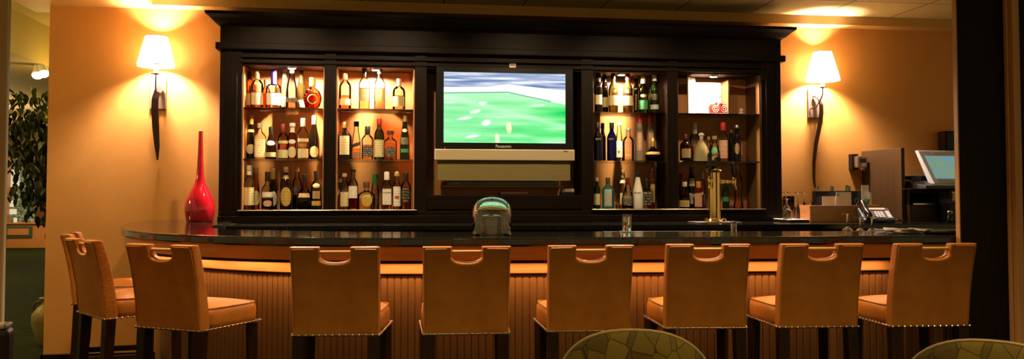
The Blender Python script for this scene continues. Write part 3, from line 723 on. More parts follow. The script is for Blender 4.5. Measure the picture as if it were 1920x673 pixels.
SPEC = [
 # bay, row, u, vtop, width, back?, type, n, dr, glass, liquid, cap, labels, description, text
 (1,'t',469,134,20,1,'std',2,1,'amber',('cognac',.5),('brown',.80),[(.1,.4,50,'tan')],'small amber cognac bottle half hidden'),
 (1,'t',482,132,23,0,'whisky',2,1,'clear',('pale',.42),('gold',.76),[(.08,.40,62,'cream')],'clear round cognac bottle with gold capsule'),
 (1,'t',499,150,16,1,'std',2,1,'amber',('cognac',.55),('brown',.8),[],'amber bottle peeping out behind the blue-capped one'),
 (1,'t',513,131,29,0,'wide',2.4,.7,'clear',('pale',.40),('blue',.60,1.35),[(.08,.38,58,'white')],'flat round bottle with tall blue capsule'),
 (1,'t',533,125,16,1,'slope',2,1,'silverolive',None,('cream',.86),[(.06,.30,50,'cream')],'slender silvery bottle with pale foil'),
 (1,'t',547,123,21,0,'slope',2,1,'clear',('pink',.14),('black',.82),[(.14,.24,70,'black')],'clear sloping bottle with black band'),
 (1,'t',565,126,17,1,'slope',2,1,'olive',None,('orange',.93),[(.05,.22,55,'cream')],'dark grey-green sparkling bottle'),
 (1,'t',586,146,34,0,'disc',2,.45,'amber',('cognac',.5),('gold',.72,1.5),[],'round reddish decanter bottle with spiked rim'),
 (1,'m',470,217,17,1,'slope',2,1,'dark',None,('cream',.80),[(.12,.34,60,'cream','o'),(.62,.68,70,'white')],'tall dark bottle with cream foil'),
 (1,'m',487,231,23,0,'std',4,.7,'clear',('pale',.05),('cream',.86),[(.05,.55,42,'cream')],'clear rectangular bottle with tall cream label'),
 (1,'m',508,238,21,0,'pear',2,1,'brown',('red',.4),('black',.76),[(.06,.2,64,'cream'),(.42,.56,55,'white','o')],'red-brown pear bottle with white neck seal'),
 (1,'m',531,233,20,0,'std',2,1,'clear',('pink',.45),('dred',.76),[(.03,.26,60,'cream'),(.44,.52,55,'cream')],'clear bottle with dark red cap and two cream labels'),
 (1,'m',548,231,16,0,'std',2,1,'amber',('amber',.5),('white',.90,1.4),[(.04,.34,60,'cream','o'),(.42,.54,50,'white','o'),(.74,.88,70,'white')],'amber bottle with white cap and oval neck label'),
 (1,'m',568,222,22,0,'std',3,.85,'clear',('pale',.3),('cream',.80),[(.03,.25,50,'cream'),(.42,.5,56,'cream')],'clear broad bottle with long cream capsule'),
 (1,'m',589,217,20,1,'slope',2,1,'dark',None,('cream',.80),[(.05,.3,50,'cream','o')],'nearly black sloping bottle with cream capsule'),
 (1,'b',467,310,21,0,'whisky',2,1,'clear',('pale',.1),('white',.78),[(.10,.50,66,'cream')],'white-capped clear bottle with large cream label'),
 (1,'b',479,315,16,1,'slope',2,1,'amber',('pale',.4),('gold',.88,1.3),[(.1,.45,64,'cream','o')],'gold-capped pale bottle with oval label'),
 (1,'b',501,322,21,0,'wide',3,.8,'clear',('dark',.30),('black',.74),[(.33,.46,58,'white'),(.08,.24,36,'pink','o')],'squarish bottle of dark liqueur with pink label'),
 (1,'b',512,316,15,1,'slope',2,1,'brown',None,('gold',.72),[(.08,.44,64,'white','o')],'brown bottle with white oval label and gold capsule'),
 (1,'b',536,313,21,0,'whisky',2,1,'brown',None,('tan',.88),[(.08,.52,60,'gold','o'),(.72,.8,60,'tan')],'brown bottle with big gold octagonal label'),
 (1,'b',557,314,18,1,'whisky',2,1,'clear',('dark',.34),('silver',.90,1.3),[(.42,.53,70,'black')],'clear bottle with black shoulder band and silver cap'),
 (1,'b',571,327,29,0,'squat',2,1,'amber',('dark',.4),('black',.78),[(.34,.46,48,'tan')],'round-bellied dark amber bottle with black capsule'),
 (1,'b',593,321,20,0,'std',2,1,'brown',('dark',.5),('black',.8),[(.10,.22,55,'gold'),(.56,.68,40,'cream','o'),(.28,.48,40,'tan')],'dark brown bottle with cream seal on shoulder'),
 (2,'t',647,135,23,0,'whisky',2,1,'clear',('pink',.36),('gold',.80),[(.10,.27,62,'cream')],'clear bottle of rosy spirit with cream label at left end'),
 (2,'t',683,126,20,0,'std',4,.85,'clear',('pink',.50),('black',.84),[(.19,.48,44,'olive')],'black-capped square-shouldered bottle with olive label'),
 (2,'t',712,126,20,0,'std',4,.85,'clear',('pink',.50),('brown',.84),[(.19,.48,44,'olive')],'brown-capped square-shouldered bottle with olive label'),
 (2,'t',748,148,24,0,'whisky',2,1,'clear',('pale',.45),('tan',.76),[(.10,.42,60,'olive')],'short clear bottle with tan cap at right end'),
 (2,'m',646,229,27,0,'std',4,.7,'brown',('dark',.6),('gold',.84,1.2),[(.12,.62,40,'cream')],'large flat red-brown bottle with tall cream label'),
 (2,'m',668,228,17,1,'slope',4,.95,'clear',('amber',.30),('black',.87,1.3),[(.34,.44,48,'black','s'),(.06,.20,44,'pink')],'square whisky bottle with slanted black label'),
 (2,'m',689,237,22,0,'std',3,.9,'clear',('amber',.44),('black',.74,1.3),[(.05,.42,58,'darkprint','o')],'clear whisky bottle with dark oval label'),
 (2,'m',711,223,19,0,'whisky',2,1,'green',('greenish',.72),('red',.86,1.2),[(.06,.48,62,'cream')],'bright green bottle with cream label and red cap'),
 (2,'m',732,245,24,0,'std',5,.9,'clear',('pink',.56),('brown',.86,1.7),[(.08,.44,30,'darkprint','o')],'square glass decanter bottle with dark cork'),
 (2,'m',759,217,18,0,'taper',2.6,.9,'dgreen',('greenish',.5),('gold',.86),[(.34,.50,60,'darkprint'),(.16,.24,44,'green'),(.62,.7,40,'white','o')],'tall green bottle with gold cork top'),
 (2,'b',638,334,15,1,'std',2,1,'clear',('pale',.3),('tan',.86),[(.12,.62,60,'pale')],'pale bottle half hidden at the left end'),
 (2,'b',646,325,17,0,'whisky',2,1,'clear',('pale',.2),('tan',.90),[(.08,.48,60,'cream')],'clear bottle with cream label at left'),
 (2,'b',662,318,19,0,'whisky',2,1,'clear',('red',.40),('black',.94,1.3),[(.28,.58,56,'white')],'long-necked bottle of red liquor with white label'),
 (2,'b',687,341,32,0,'wide',2.2,.6,'clear',('amber',.4),('brown',.78,1.5),[(.10,.58,34,'gold','o')],'squat flared bottle with gold arched label'),
 (2,'b',703,327,16,1,'slope',2,1,'clear',('pale',.3),('green',.74,1.3),[(.08,.28,40,'darkprint','o')],'clear bottle with green capsule'),
 (2,'b',725,322,19,0,'std',4,.8,'clear',('amber',.5),('white',.78,1.3),[(.12,.54,44,'white')],'square bourbon bottle with large white label',[('JIM BEAM',.0145,.44,'inkblack')]),
 (2,'b',744,322,15,0,'whisky',2,1,'clear',('amber',.7),('gold',.88,1.3),[(.08,.60,60,'white'),(.27,.36,30,'red','o')],'slim gold-capped bottle with white label'),
 (2,'b',761,324,20,0,'whisky',2,1,'clear',('amber',.6),('black',.76,1.2),[(.18,.60,58,'black','o')],'black-capped whisky bottle with tall black oval label'),
 (3,'t',1122,137,15,0,'whisky',2,1,'dark',None,('black',.78),[(.20,.44,66,'cream')],'dark wine bottle with cream label at left end'),
 (3,'t',1134,137,14,1,'whisky',2,1,'dark',None,('black',.78),[(.16,.40,66,'cream')],'dark wine bottle standing behind the leftmost one'),
 (3,'t',1150,136,18,0,'std',2,1,'olive',None,('black',.82),[(.18,.42,66,'cream'),(.48,.58,40,'tan','o')],'olive fortified wine bottle with black capsule and cream label'),
 (3,'t',1177,137,19,0,'std',2,1,'olive',('pale',.5),('dred',.82),[(.18,.42,66,'cream'),(.48,.58,40,'darkprint','o')],'yellowish olive bottle with dark shoulder emblem'),
 (3,'t',1193,140,14,1,'std',2,1,'dark',None,('silver',.9),[(.1,.5,20,'darkprint')],'narrow black bottle behind the olive one'),
 (3,'t',1206,143,19,0,'whisky',2,1,'green',('greenish',.5),('cream',.80),[(.10,.34,56,'green'),(.42,.5,36,'pink','o')],'green glass bottle with cream foil neck'),
 (3,'t',1227,141,17,0,'std',2,1,'dgreen',None,('white',.84),[(.10,.22,60,'pale'),(.34,.5,40,'darkprint')],'dark green bottle with low pale label'),
 (3,'m',1121,230,16,0,'std',2,1,'dblue',None,('inkblack',.84),[],'nearly black blue vodka bottle with gold lettering',[('SKYY',.0185,.56,'goldink')]),
 (3,'m',1130,231,12,1,'std',2,1,'dblue',None,('inkblack',.84),[],'dark blue bottle hidden behind the leftmost vodka'),
 (3,'m',1147,230,18,0,'std',2,1,'blue',None,('inkblack',.84),[],'cobalt blue vodka bottle with gold lettering',[('SKYY',.0185,.56,'goldink')]),
 (3,'m',1161,230,15,1,'taper',2,1,'clear',None,('white',.94,1.2),[(.1,.52,54,'white'),(.2,.28,14,'green','o')],'clear tapering bottle with white label'),
 (3,'m',1178,241,21,0,'whisky',2,1,'clear',('pale',.05),('silver',.90,1.3),[],'clear medicine-shaped vodka bottle with purple lettering',[('ABSOLUT',.0155,.535,'purple'),('VODKA',.0155,.46,'purple'),('SUL',.026,.17,'frostink')]),
 (3,'m',1199,212,17,0,'taper',2,1,'frost',None,('red',.80,1.35),[(.22,.58,34,'pink'),(.6,.7,44,'darkprint','o')],'frosted bottle with red cap, left of the pair'),
 (3,'m',1220,212,17,1,'taper',2,1,'frost',None,('red',.80,1.35),[(.22,.58,34,'pink'),(.6,.7,44,'darkprint','o')],'frosted bottle with red cap, right of the pair'),
 (3,'m',1224,258,31,0,'ball',2,1,'amber',('dark',.28),('gold',.62,1.3,'ball'),[(.27,.38,66,'gold')],'round bottle of dark liqueur with gold crown stopper'),
 (3,'b',1119,333,13,0,'std',2,1,'dgreen',None,('tan',.88),[(.12,.48,64,'cream')],'dark green wine bottle with cream label'),
 (3,'b',1140,333,22,0,'std',5,.75,'sapphire',None,('brown',.80,1.2),[(.08,.62,36,'pale')],'pale blue square gin bottle'),
 (3,'b',1168,319,14,1,'std',2,1,'clear',('amber',.4),('tan',.94,1.4),[(.66,.74,80,'white'),(.80,.9,80,'cream'),(.1,.4,50,'cream')],'clear bottle with cream neck bands'),
 (3,'b',1177,333,23,0,'pear',2,1,'clear',('dark',.10),('dred',.76),[(.14,.42,54,'darkprint')],'pear-shaped rum bottle with dark gold-framed label'),
 (3,'b',1196,321,20,0,'taper',2,1,'white',None,('black',.84),[],'white coconut liqueur bottle with black cap',[('MALIBU',.0165,.42,'inkblack')]),
 (3,'b',1213,335,24,0,'wide',4,.7,'clear',('amber',.22),('black',.82,1.3),[(.10,.56,38,'black')],'broad clear bottle with square black label'),
 (3,'b',1223,313,15,1,'std',3,.8,'clear',('amber',.2),('silver',.90,.6),[(.66,.86,80,'orange'),(.14,.58,20,'gold')],'clear bottle with orange neck band and pour spout'),
 (4,'m',1286,252,22,0,'std',2,1,'brown',('dark',.6),('dred',.82,1.2),[(.12,.46,46,'tan')],'dark rum bottle with red cap and tan label'),
 (4,'m',1303,231,19,1,'whisky',2,1,'clear',('amber',.4),('white',.72),[(.74,.98,20,'green')],'clear bottle with long white and green capsule'),
 (4,'m',1315,249,31,0,'tri',2.4,.55,'creamglass',None,('white',.82,1.6,'ball'),[(.24,.46,26,'gold','o')],'triangular cream bottle with white ball stopper'),
 (4,'m',1329,256,10,1,'std',2,1,'clear',('pale',.4),('tan',.86),[],'small clear bottle behind the triangular one'),
 (4,'m',1340,255,21,0,'pear',2,1,'clear',('pale',.05),('cork',.86,1.3),[(.28,.56,34,'green','o'),(.05,.18,44,'gold')],'clear pear bottle with green oval label'),
 (4,'m',1356,230,18,0,'std',4,.8,'clear',('pale',.1),('red',.80,1.4),[(.08,.54,46,'pink')],'clear gin bottle with red cap and pinkish label'),
 (4,'m',1371,243,11,1,'std',2,1,'dark',None,('silver',.9),[],'thin dark bottle next to the gin'),
 (4,'m',1382,235,14,0,'std',2,1,'dark',None,('silver',.92),[(.2,.5,40,'tan','o')],'dark bottle with silver cap at right end'),
 (4,'b',1280,325,13,1,'std',2,1,'clear',('amber',.5),('red',.84,1.5),[],'clear bottle with wide red cap'),
 (4,'b',1284,341,20,0,'taper',3,.85,'clear',('red',.5),('cream',.82),[(.06,.30,52,'cream'),(.10,.26,40,'gold')],'bottle of red liqueur with framed cream label'),
 (4,'b',1297,308,15,1,'std',2,1,'dark',None,('orange',.92,.7),[(.50,.68,44,'cream'),(.1,.34,50,'pale')],'tall dark bottle with diamond shoulder label'),
 (4,'b',1310,340,20,0,'std',4,.75,'ruby',('dark',.6),('orange',.76,1.3),[(.06,.46,24,'pink'),(.46,.56,50,'pink','s')],'dark red bottle with peach ribbon and strip label'),
 (4,'b',1317,322,11,1,'std',2,1,'clear',('pale',.3),('cream',.80,1.2),[(.1,.4,40,'pale')],'slim clear bottle with cream cap'),
 (4,'b',1361,338,13,0,'std',2,1,'dgreen',None,('black',.8),[(.24,.40,56,'green')],'dark green bottle just right of the brass beer tower'),
]
rb = random.Random(11)
for s in SPEC:
    bay, row, u, vt, w, back, typ, n, dr, gl_, lq, cap, labs, desc = s[:14]
    text = s[14] if len(s) > 14 else ()
    rn, z = ROWN[row]
    nm = 'wine_bottle' if ('wine' in desc) else ('decanter' if 'decanter' in desc else 'liquor_bottle')
    Y = BYY if back else FY
    t = bottle(nm, f'{desc}, {rn} shelf, {BAYN[bay]}', f'bottles on the {rn} shelf of the {BAYN[bay]}', u, vt, w, Y, z, typ, n, dr, gl_, lq, cap, labs, text, jit=rb.uniform(-.1, .1))
    if typ == 'disc':                       # the ring of glass spikes
        Rr = px(w, Y, u) / 2; H = at(u, vt, Y).z - z; q = MB()
        for k in range(18):
            a = k * math.pi / 9; c = Vector((0, 0, .30 * H)); d = Vector((math.cos(a), 0, math.sin(a)))
            if d.z > .86: continue
            q.bar(c + d * Rr * .80, c + d * Rr * 1.04, .006, .0015, 6)
        q.build('spike_ring', mat('pale_spikes', (.62, .32, .16), .15), t, smooth=True)
        q = MB(); q.tube([(.5 * Rr * math.cos(a * .35), -Rr * .44, .30 * H + .5 * Rr * math.sin(a * .35)) for a in range(19)], .003, 6); q.build('medallion', CP['gold'], t, smooth=True)
    if 'spout' in desc:
        H = at(u, vt, Y).z - z; q = MB(); q.tube([(0, 0, H), (0, 0, H + .012), (.006, 0, H + .05)], [.006, .004, .003], 8); q.build('pour_spout', M['chrome'], t, smooth=True)
bottle('decanter', 'tall waisted amber glass decanter at the far right of the bottom shelf', 'bottles on the bottom shelf of the rightmost bay', 1384, 310, 19, FY, Z0, 'hour', 2, 1, 'clear', ('amber', .66), None, [], nr=.011)
# ------------------------------------------------------------------ the bar
front = spline([(-1.80, 6.58), (-1.785, 6.2), (-1.72, 5.8), (-1.605, 5.4), (-1.47, 5.0), (-1.32, 4.72), (-1.15, 4.49), (-.93, 4.28), (-.675, 4.11), (-.4, 3.99), (-.13, 3.91), (.2, 3.865), (.54, 3.84), (1.2, 3.80), (1.9, 3.765), (2.6, 3.745)], 8)
front = front + [Vector((3.3, 3.74 + .215, 0))] if False else front
inner = spline([(3.2, 4.18), (2.32, 4.26), (1.7, 4.34), (.625, 4.43), (.2, 4.48), (-.207, 4.56), (-.461, 4.68), (-.868, 4.94), (-1.03, 5.2), (-1.09, 5.5), (-1.09, 5.83)], 6)
front = [p if p.x < 2.55 else Vector((p.x, 3.75, 0)) for p in front] + [Vector((2.75, 3.75, 0)), Vector((3.2, 3.75, 0))]
slab = [(p.x, p.y) for p in front] + [(p.x, p.y) for p in inner] + [(-1.12, 6.24), (-1.24, 6.26), (-1.24, 6.58)]
bt = MB(); bt.poly(slab, ZB - .042, ZB)
bar = tag(bt.build('bar_counter', M['granite'], None, bevel=.009, seg=3), 'long curved polished dark granite bar top with rounded left end', 'bar counter')
body = thing('bar', 'curved orange wood bar front with beadboard panels under the granite top', 'bar', (0, 4.4, 0))
def band(d0, d1, z0, z1, f0=0.02, step=None, groove=False, zoff=0):
    pts = front if step is None else resample(front, step)
    pts = [p for p in pts if p.x < 3.1 and p.y < 6.56]
    a, c = offset(pts, d0), offset(pts, d1); b = MB(); rings = []
    for p, q in zip(a, c):
        rings.append([(p.x, p.y - 4.4, z0), (q.x, q.y - 4.4, z0), (q.x, q.y - 4.4, z1), (p.x, p.y - 4.4, z1)])
    b.loft(rings); return b
band(.022, .06, .944, ZB - .043).build('apron', M['barwood_h'], body)
band(.05, .30, .938, .946).build('underside_board', M['espresso_h'], body)
band(.026, .05, .930, .944).build('apron_shade_strip', M['espresso_h'], body)  # dark strip stands in for the shadow gap under the apron
band(.195, .25, .868, .938).build('top_rail', M['barwood_h'], body, bevel=.003)
band(.205, .25, .856, .868).build('rail_bead', M['legwood'], body)
# beadboard: narrow boards with a groove between each
pts = [p for p in resample(front, .0058) if p.x < 3.1 and p.y < 6.56]
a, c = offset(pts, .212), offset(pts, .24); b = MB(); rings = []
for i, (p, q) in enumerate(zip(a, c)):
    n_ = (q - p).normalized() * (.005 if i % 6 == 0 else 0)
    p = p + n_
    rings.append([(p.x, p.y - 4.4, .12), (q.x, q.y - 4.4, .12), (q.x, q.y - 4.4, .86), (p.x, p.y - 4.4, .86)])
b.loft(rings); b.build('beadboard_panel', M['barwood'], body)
band(.19, .25, 0, .13).build('kick_board', M['espresso_h'], body, bevel=.003)
# footrail
fp = offset([p for p in front if p.x < 2.55 and p.y < 4.55], .09)
b = MB(); b.tube([(p.x, p.y - 4.4, .19) for p in fp], .022, 10); b.build('foot_rail', M['brass'], body, smooth=True)
# back of the bar body and the steel work surface behind it
ib = [p for p in inner if p.x > -1.05]
b = MB(); o1 = offset(ib, -.03); o2 = offset(ib, -.06)
b.loft([[(p.x, p.y - 4.4, 0), (q.x, q.y - 4.4, 0), (q.x, q.y - 4.4, ZB - .043), (p.x, p.y - 4.4, ZB - .043)] for p, q in zip(o1, o2)]); b.build('back_panel', M['espresso_h'], body)

cs = offset(inner, .0)
def strip_thing(name, label, cat, u0, u1, off0, off1, z0, z1, m, lip=.012):
    # a shelf hung along the bar's inner edge between two pixels
    ip = [p for p in inner if ux(u0, p.y) <= p.x <= ux(u1, p.y)]
    ip = sorted(ip, key=lambda p: p.x)
    ys = lambda x: max((p.y for p in inner if abs(p.x - x) < .3), default=4.4)
    t = thing(name, label, cat, (ip[0].x, ip[0].y, z0))
    a = offset(ip, off0); c = offset(ip, off1); b = MB()
    b.loft([[(p.x - ip[0].x, p.y - ip[0].y, 0), (q.x - ip[0].x, q.y - ip[0].y, 0), (q.x - ip[0].x, q.y - ip[0].y, z1 - z0), (p.x - ip[0].x, p.y - ip[0].y, z1 - z0)] for p, q in zip(a, c)])
    b.build('top', m, t, bevel=.003)
    b = MB()
    for i in (0, len(ip) - 1):
        p = ip[i] + (ip[1] - ip[0]) * (.3 if i == 0 else -.3); q = (offset(ip, (off0 + off1) / 2))[i] + (ip[1] - ip[0]) * (.3 if i == 0 else -.3)
        b.box(q.x - ip[0].x - .015, q.x - ip[0].x + .015, q.y - ip[0].y - .06, q.y - ip[0].y + .06, -z0, 0)
    b.build('support', M['charcoal'], t)
    return t
strip_thing('steel_drain_shelf', 'narrow stainless steel shelf along the inner edge of the bar below the beer tower', 'shelf', 1100, 1400, .03, .30, 1.012, 1.036, M['steel'])
strip_thing('glass_drain_shelf', 'low steel drain shelf behind the bar holding upturned stemware at right', 'shelf', 1520, 1720, .03, .30, .97, .985, M['steel'])

# back counter
bc = [(-1.085, 5.85), (-.6, 5.84), (.6, 5.78), (2.27, 5.66), (3.4, 5.58), (5.4, 5.45), (5.4, 6.58), (ux(1465, HY) + .01, 6.58), (ux(1465, HY) + .01, HY - .015), (-1.11, HY - .015)]
bk = thing('back_counter', 'long dark granite back counter carrying the bottle cabinet and till area', 'counter', (0, 5.9, 0))
full = [(-1.085, 5.85), (-.6, 5.84), (.6, 5.78), (2.27, 5.66), (3.4, 5.58), (5.4, 5.45), (5.4, 6.58), (-1.085, 6.58)]
MB().poly([(x, y - 5.9) for x, y in full], ZC - .04, ZC).build('top', M['granite'], bk, bevel=.006, seg=3)
MB().poly([(x, y - 5.9 + (.05 if y < 6.4 else 0)) for x, y in full], 0, ZC - .041).build('base_cabinet', M['espresso_h'], bk)

# ------------------------------------------------------------------ things on the bar
p = atz(375, 417, ZB); p = Vector((ux(375, 6.2), 6.2, ZB + .0005))
vz = thing('vase', 'tall red glazed bottle vase with long thin neck on the left end of the bar', 'vase', p)
k = px(1, 6.2, 375)
MB().lathe([(23*k,0),(24.5*k,3*k),(27*k,20*k),(27*k,28*k),(25.5*k,38*k),(21*k,51*k),(15*k,62*k),(10*k,72*k),(7.4*k,84*k),(6.2*k,100*k),(5.2*k,120*k),(4.4*k,145*k),(3.8*k,168*k),(4.0*k,170*k),(3.0*k,170*k),(2.6*k,160*k)], seg=40).build('body', M['redvase'], vz, smooth=True)

crystal = thickglass('crystal', (1, 1, 1))
dome = glassmat('dome_glass', (.965, .965, .94), (.55, .56, .50), gloss=.01, ior=1.55)
p = Vector((ux(922.5, 4.08), 4.08, ZB + .0005)); k = px(1, 4.08, 922)
gd = thing('glass_dome', 'large clear glass dome with flattened top standing on the bar', 'glass dome', p)
outp = [(36*k,0),(36.5*k,20*k),(36.8*k,40*k),(35.6*k,50*k),(32.5*k,57.5*k),(27*k,63.5*k),(20*k,67.6*k),(11*k,70.2*k),(4*k,71*k),(.3*k,71.2*k)]
inp = [(.3*k,66.2*k),(4*k,66*k),(11*k,65.2*k),(18.5*k,62.8*k),(25*k,59*k),(30*k,53.5*k),(32.6*k,47*k),(33.8*k,38*k),(33.4*k,20*k),(33*k,.2*k)]
MB().lathe(outp + inp, seg=64, cap0=False, cap1=False).build('glass_wall', thickglass('thick_dome_glass', (1, 1, .99)), gd, smooth=True, auto=False)
MB().lathe([(36.6*k,0),(37.4*k,1.5*k),(36.6*k,3*k),(33*k,3*k),(32.6*k,1.5*k),(33*k,0)], seg=48).build('rim', dome, gd, smooth=True)
jr = thing('lidded_jar', 'small glass jar with dark metal lid and knob inside the glass dome', 'jar', p + Vector((-.004, 0, 0)))
MB().lathe([(16*k,0),(17*k,2*k),(17.5*k,30*k),(18*k,33*k)], seg=32).build('glass_body', G['clear'], jr, smooth=True)
l = MB().lathe([(20*k,33*k),(20.5*k,34*k),(19*k,36*k),(8*k,38.5*k),(5*k,39*k)], seg=32).build('lid', mat('pewter', (.30, .29, .26), .25, metal=.9), jr, smooth=True)
MB().ball((0, 0, 40.5*k), 5*k).build('knob', M['blackgloss'], l, smooth=True)

def tumbler(name, label, u, Y, z, w, h, coaster):
    p = Vector((ux(u, Y), Y, z + .0005)); k = px(1, Y, u)
    if coaster:
        c = thing('coaster', 'square clear coaster under the tall shot glass on the bar', 'coaster', p)
        MB().box(-.032, .032, -.032, .032, 0, .005).build('slab', mat('coaster_acrylic', (.55, .56, .48), .12), c, bevel=.0015)
        p = p + Vector((0, 0, .0055))
    t = thing(name, label, 'glass', p)
    r = w * k / 2; H = h * k
    MB().lathe([(r*.82,0),(r*.86,H*.02),(r,H),(r*.93,H),(r*.78,H*.22),(r*.3,H*.2)], seg=28).build('glass_body', crystal, t, smooth=True)
    return t
tumbler('shot_glass', 'tall clear shot glass standing on a square coaster on the bar', 1175, 4.30, ZB, 19, 31, True)
tumbler('shot_glass', 'small clear shot glass on the steel shelf right of the beer tower', 1375, 4.46, 1.036, 12.5, 21, False)

# papers and a steel tray at the right end
def sheets(name, label, u, v, w, d, rot, n, zb=ZB):
    q = atz(u, v, zb); t = thing(name, label, 'paper', (q.x, q.y, zb + .0005), rot)
    for i in range(n):
        b = MB(); g = 8; rows = []
        for a_ in range(g + 1):
            s = a_ / g - .5
            rows.append([(w * s, d * t_, .0015 + i * .004 + .014 * max(0, s * (1 if i % 2 else -1)) ** 2 * 4 + .004 * abs(t_)) for t_ in (-.5, 0, .5)])
        vs = [[b.bm.verts.new(x) for x in r] for r in rows]
        for r0, r1 in zip(vs[:-1], vs[1:]):
            for j in range(2): b.bm.faces.new((r0[j], r1[j], r1[j+1], r0[j+1]))
        o = b.build('sheet', M['paper'], t, smooth=True); o.rotation_euler = (0, 0, R(14 * i - 10)); o.location = (.03 * i, 0, 0)
        s = o.modifiers.new('thick', 'SOLIDIFY'); s.thickness = .0008
    return t
sheets('paper_menu', 'loose pale paper menus fanned out on the bar near its right end', 1690, 437, .20, .13, .2, 3)
sheets('folded_napkin', 'crumpled white napkin lying left of the paper menus on the bar', 1656, 435, .07, .06, .5, 2)
q = atz(1772, 438, ZB)
t = thing('steel_tray', 'round steel serving tray on the bar beside the right pillar', 'tray', (q.x, q.y, ZB + .0005))
MB().lathe([(.085,0),(.10,.004),(.108,.013),(.104,.013),(.095,.007),(.02,.004)], seg=40).build('dish', M['steel'], t, smooth=True)
q = MB().lathe([(.06,.006),(.075,.02),(.08,.021),(.07,.012)], seg=32).build('inner_dish', M['steel'], t, smooth=True)

def stem_glass(name, label, loc, H, rf, rb_, foot_h=.0, group=None, kind='wine'):
    t = thing(name, label, 'stemmed glass', loc, 0, group)
    # stands upside down: rim below, foot on top; the bowl has a real wall
    o_ = [(rb_*.84,0),(rb_*.97,H*.16),(rb_,H*.27),(rb_*.86,H*.40),(rb_*.45,H*.49),(.007,H*.525)]
    i_ = [(.004,H*.505),(rb_*.40,H*.475),(rb_*.82,H*.392),(rb_-.0016,H*.27),(rb_*.97-.0016,H*.16),(rb_*.84-.0012,0.0004)]
    MB().lathe(o_ + i_, seg=28, cap0=False, cap1=False).build('bowl', crystal, t, smooth=True, auto=False)
    MB().lathe([(.007,H*.526),(.0042,H*.6),(.0042,H*.88),(.008,H*.93)], seg=12).build('stem', crystal, t, smooth=True)
    MB().lathe([(.008,H*.931),(rf*.35,H*.96),(rf,H*.985),(rf,H),(rf*.2,H*.99)], seg=28).build('foot', crystal, t, smooth=True)
    return t
for u, v, w, desc in ((1588, 401, 20, 'leftmost of the three upturned glasses standing behind the bar edge'), (1612, 407, 22, 'middle one of the three upturned glasses behind the bar edge'), (1634, 406, 22, 'upturned glass in front of the telephone, nearest the paper menus')):
    Y = 4.42; H = at(u, v, Y).z - .9855
    stem_glass('wine_glass', desc, (ux(u, Y), Y, .9855), H, px(w, Y, u) / 2, .036, group='upturned glasses behind the bar edge')

# ------------------------------------------------------------------ glass tray on the back counter
TYY = 6.12
a, c = at(1466, 414, TYY), at(1549, 414, TYY)
t = thing('glass_tray', 'dark tray lined with white cloth holding upturned wine glasses', 'tray', ((a.x + c.x) / 2, TYY, ZC + .0005))
hw = (c.x - a.x) / 2
MB().box(-hw, hw, -.13, .16, 0, .012).build('base', M['black'], t, bevel=.004)
MB().box(-hw, hw, -.128, .158, .0125, .019).build('liner', M['cloth'], t, bevel=.003)
zt_ = ZC + .0205
for u, v, yy, rb_, desc in ((1474, 360, 6.22, .036, 'upturned wine glass at the back left of the tray'), (1476, 372, 6.08, .040, 'upturned wine glass at the front left of the tray'), (1496, 360, 6.17, .034, 'upturned wine glass in the middle of the tray'), (1508, 360, 6.20, .034, 'upturned wine glass right of the middle on the tray')):
    stem_glass('wine_glass', desc, (ux(u, yy), yy, zt_), at(u, v, yy).z - zt_, .030, rb_, group='upturned wine glasses on the tray')
p = Vector((ux(1515, 6.10), 6.10, zt_)); r_ = .034
t = thing('glass_tumbler', 'tall ribbed tumbler standing upright on the glass tray', 'glass', p)
MB().lathe([(.026,0),(.028,.004),(.036,.125),(.034,.125),(.026,.012),(.01,.01)], seg=24).build('glass_body', G['clear'], t, smooth=True)
t = thing('brandy_glass', 'small round brandy glass at the right end of the tray', 'glass', (ux(1527, 6.03), 6.03, zt_))
MB().lathe([(.028,0),(.026,.003),(.005,.012),(.005,.022),(.03,.045),(.036,.062),(.028,.088)], seg=24, cap1=False).build('glass_body', G['clear'], t, smooth=True)
q = Vector((ux(1479, 6.585), 6.585, at(1479, 400, 6.585).z))
t = thing('wall_plaque', 'dark square plaque on the wall behind the upturned wine glasses', 'plaque', (q.x, 6.59, at(1479, 394, 6.59).z))
MB().box(-.045, .045, -.012, .009, 0, .115).build('board', M['blackgloss'], t, bevel=.003)

# organizer with cards and green straws
OY = 5.98
a, c = at(1519, 416, OY), at(1650, 416, OY)
og = thing('bar_organizer', 'orange wooden organizer box with black rack, beside the telephone', 'organizer', ((a.x + c.x) / 2, OY, ZC + .0005))
hw = (c.x - a.x) / 2; hb = at(1585, 385, OY).z - ZC
MB().box(-hw, hw, 0, .012, 0, hb).build('front_board', M['boxwood'], og, bevel=.002)
MB().box(-hw, hw, .20, .212, 0, hb).build('back_board', M['boxwood'], og, bevel=.002)
MB().box(-hw, -hw + .012, .0125, .1995, 0, hb).build('side_board', M['boxwood'], og)
MB().box(hw - .012, hw, .0125, .1995, 0, hb).build('side_board', M['boxwood'], og)
MB().box(-hw + .0125, hw - .0125, .0125, .1995, 0, .01).build('bottom_board', M['boxwood'], og)
MB().box(-hw + .0125, hw - .0125, .05, .056, .0105, hb - .002).build('inner_board', M['boxwood'], og)
RY = OY + .13
a2, c2 = at(1530, 358, RY), at(1622, 385, RY)
MB().box(a2.x - og.location.x, c2.x - og.location.x, .13, .19, hb * .4, a2.z - ZC).build('rack', M['black'], og, bevel=.003)
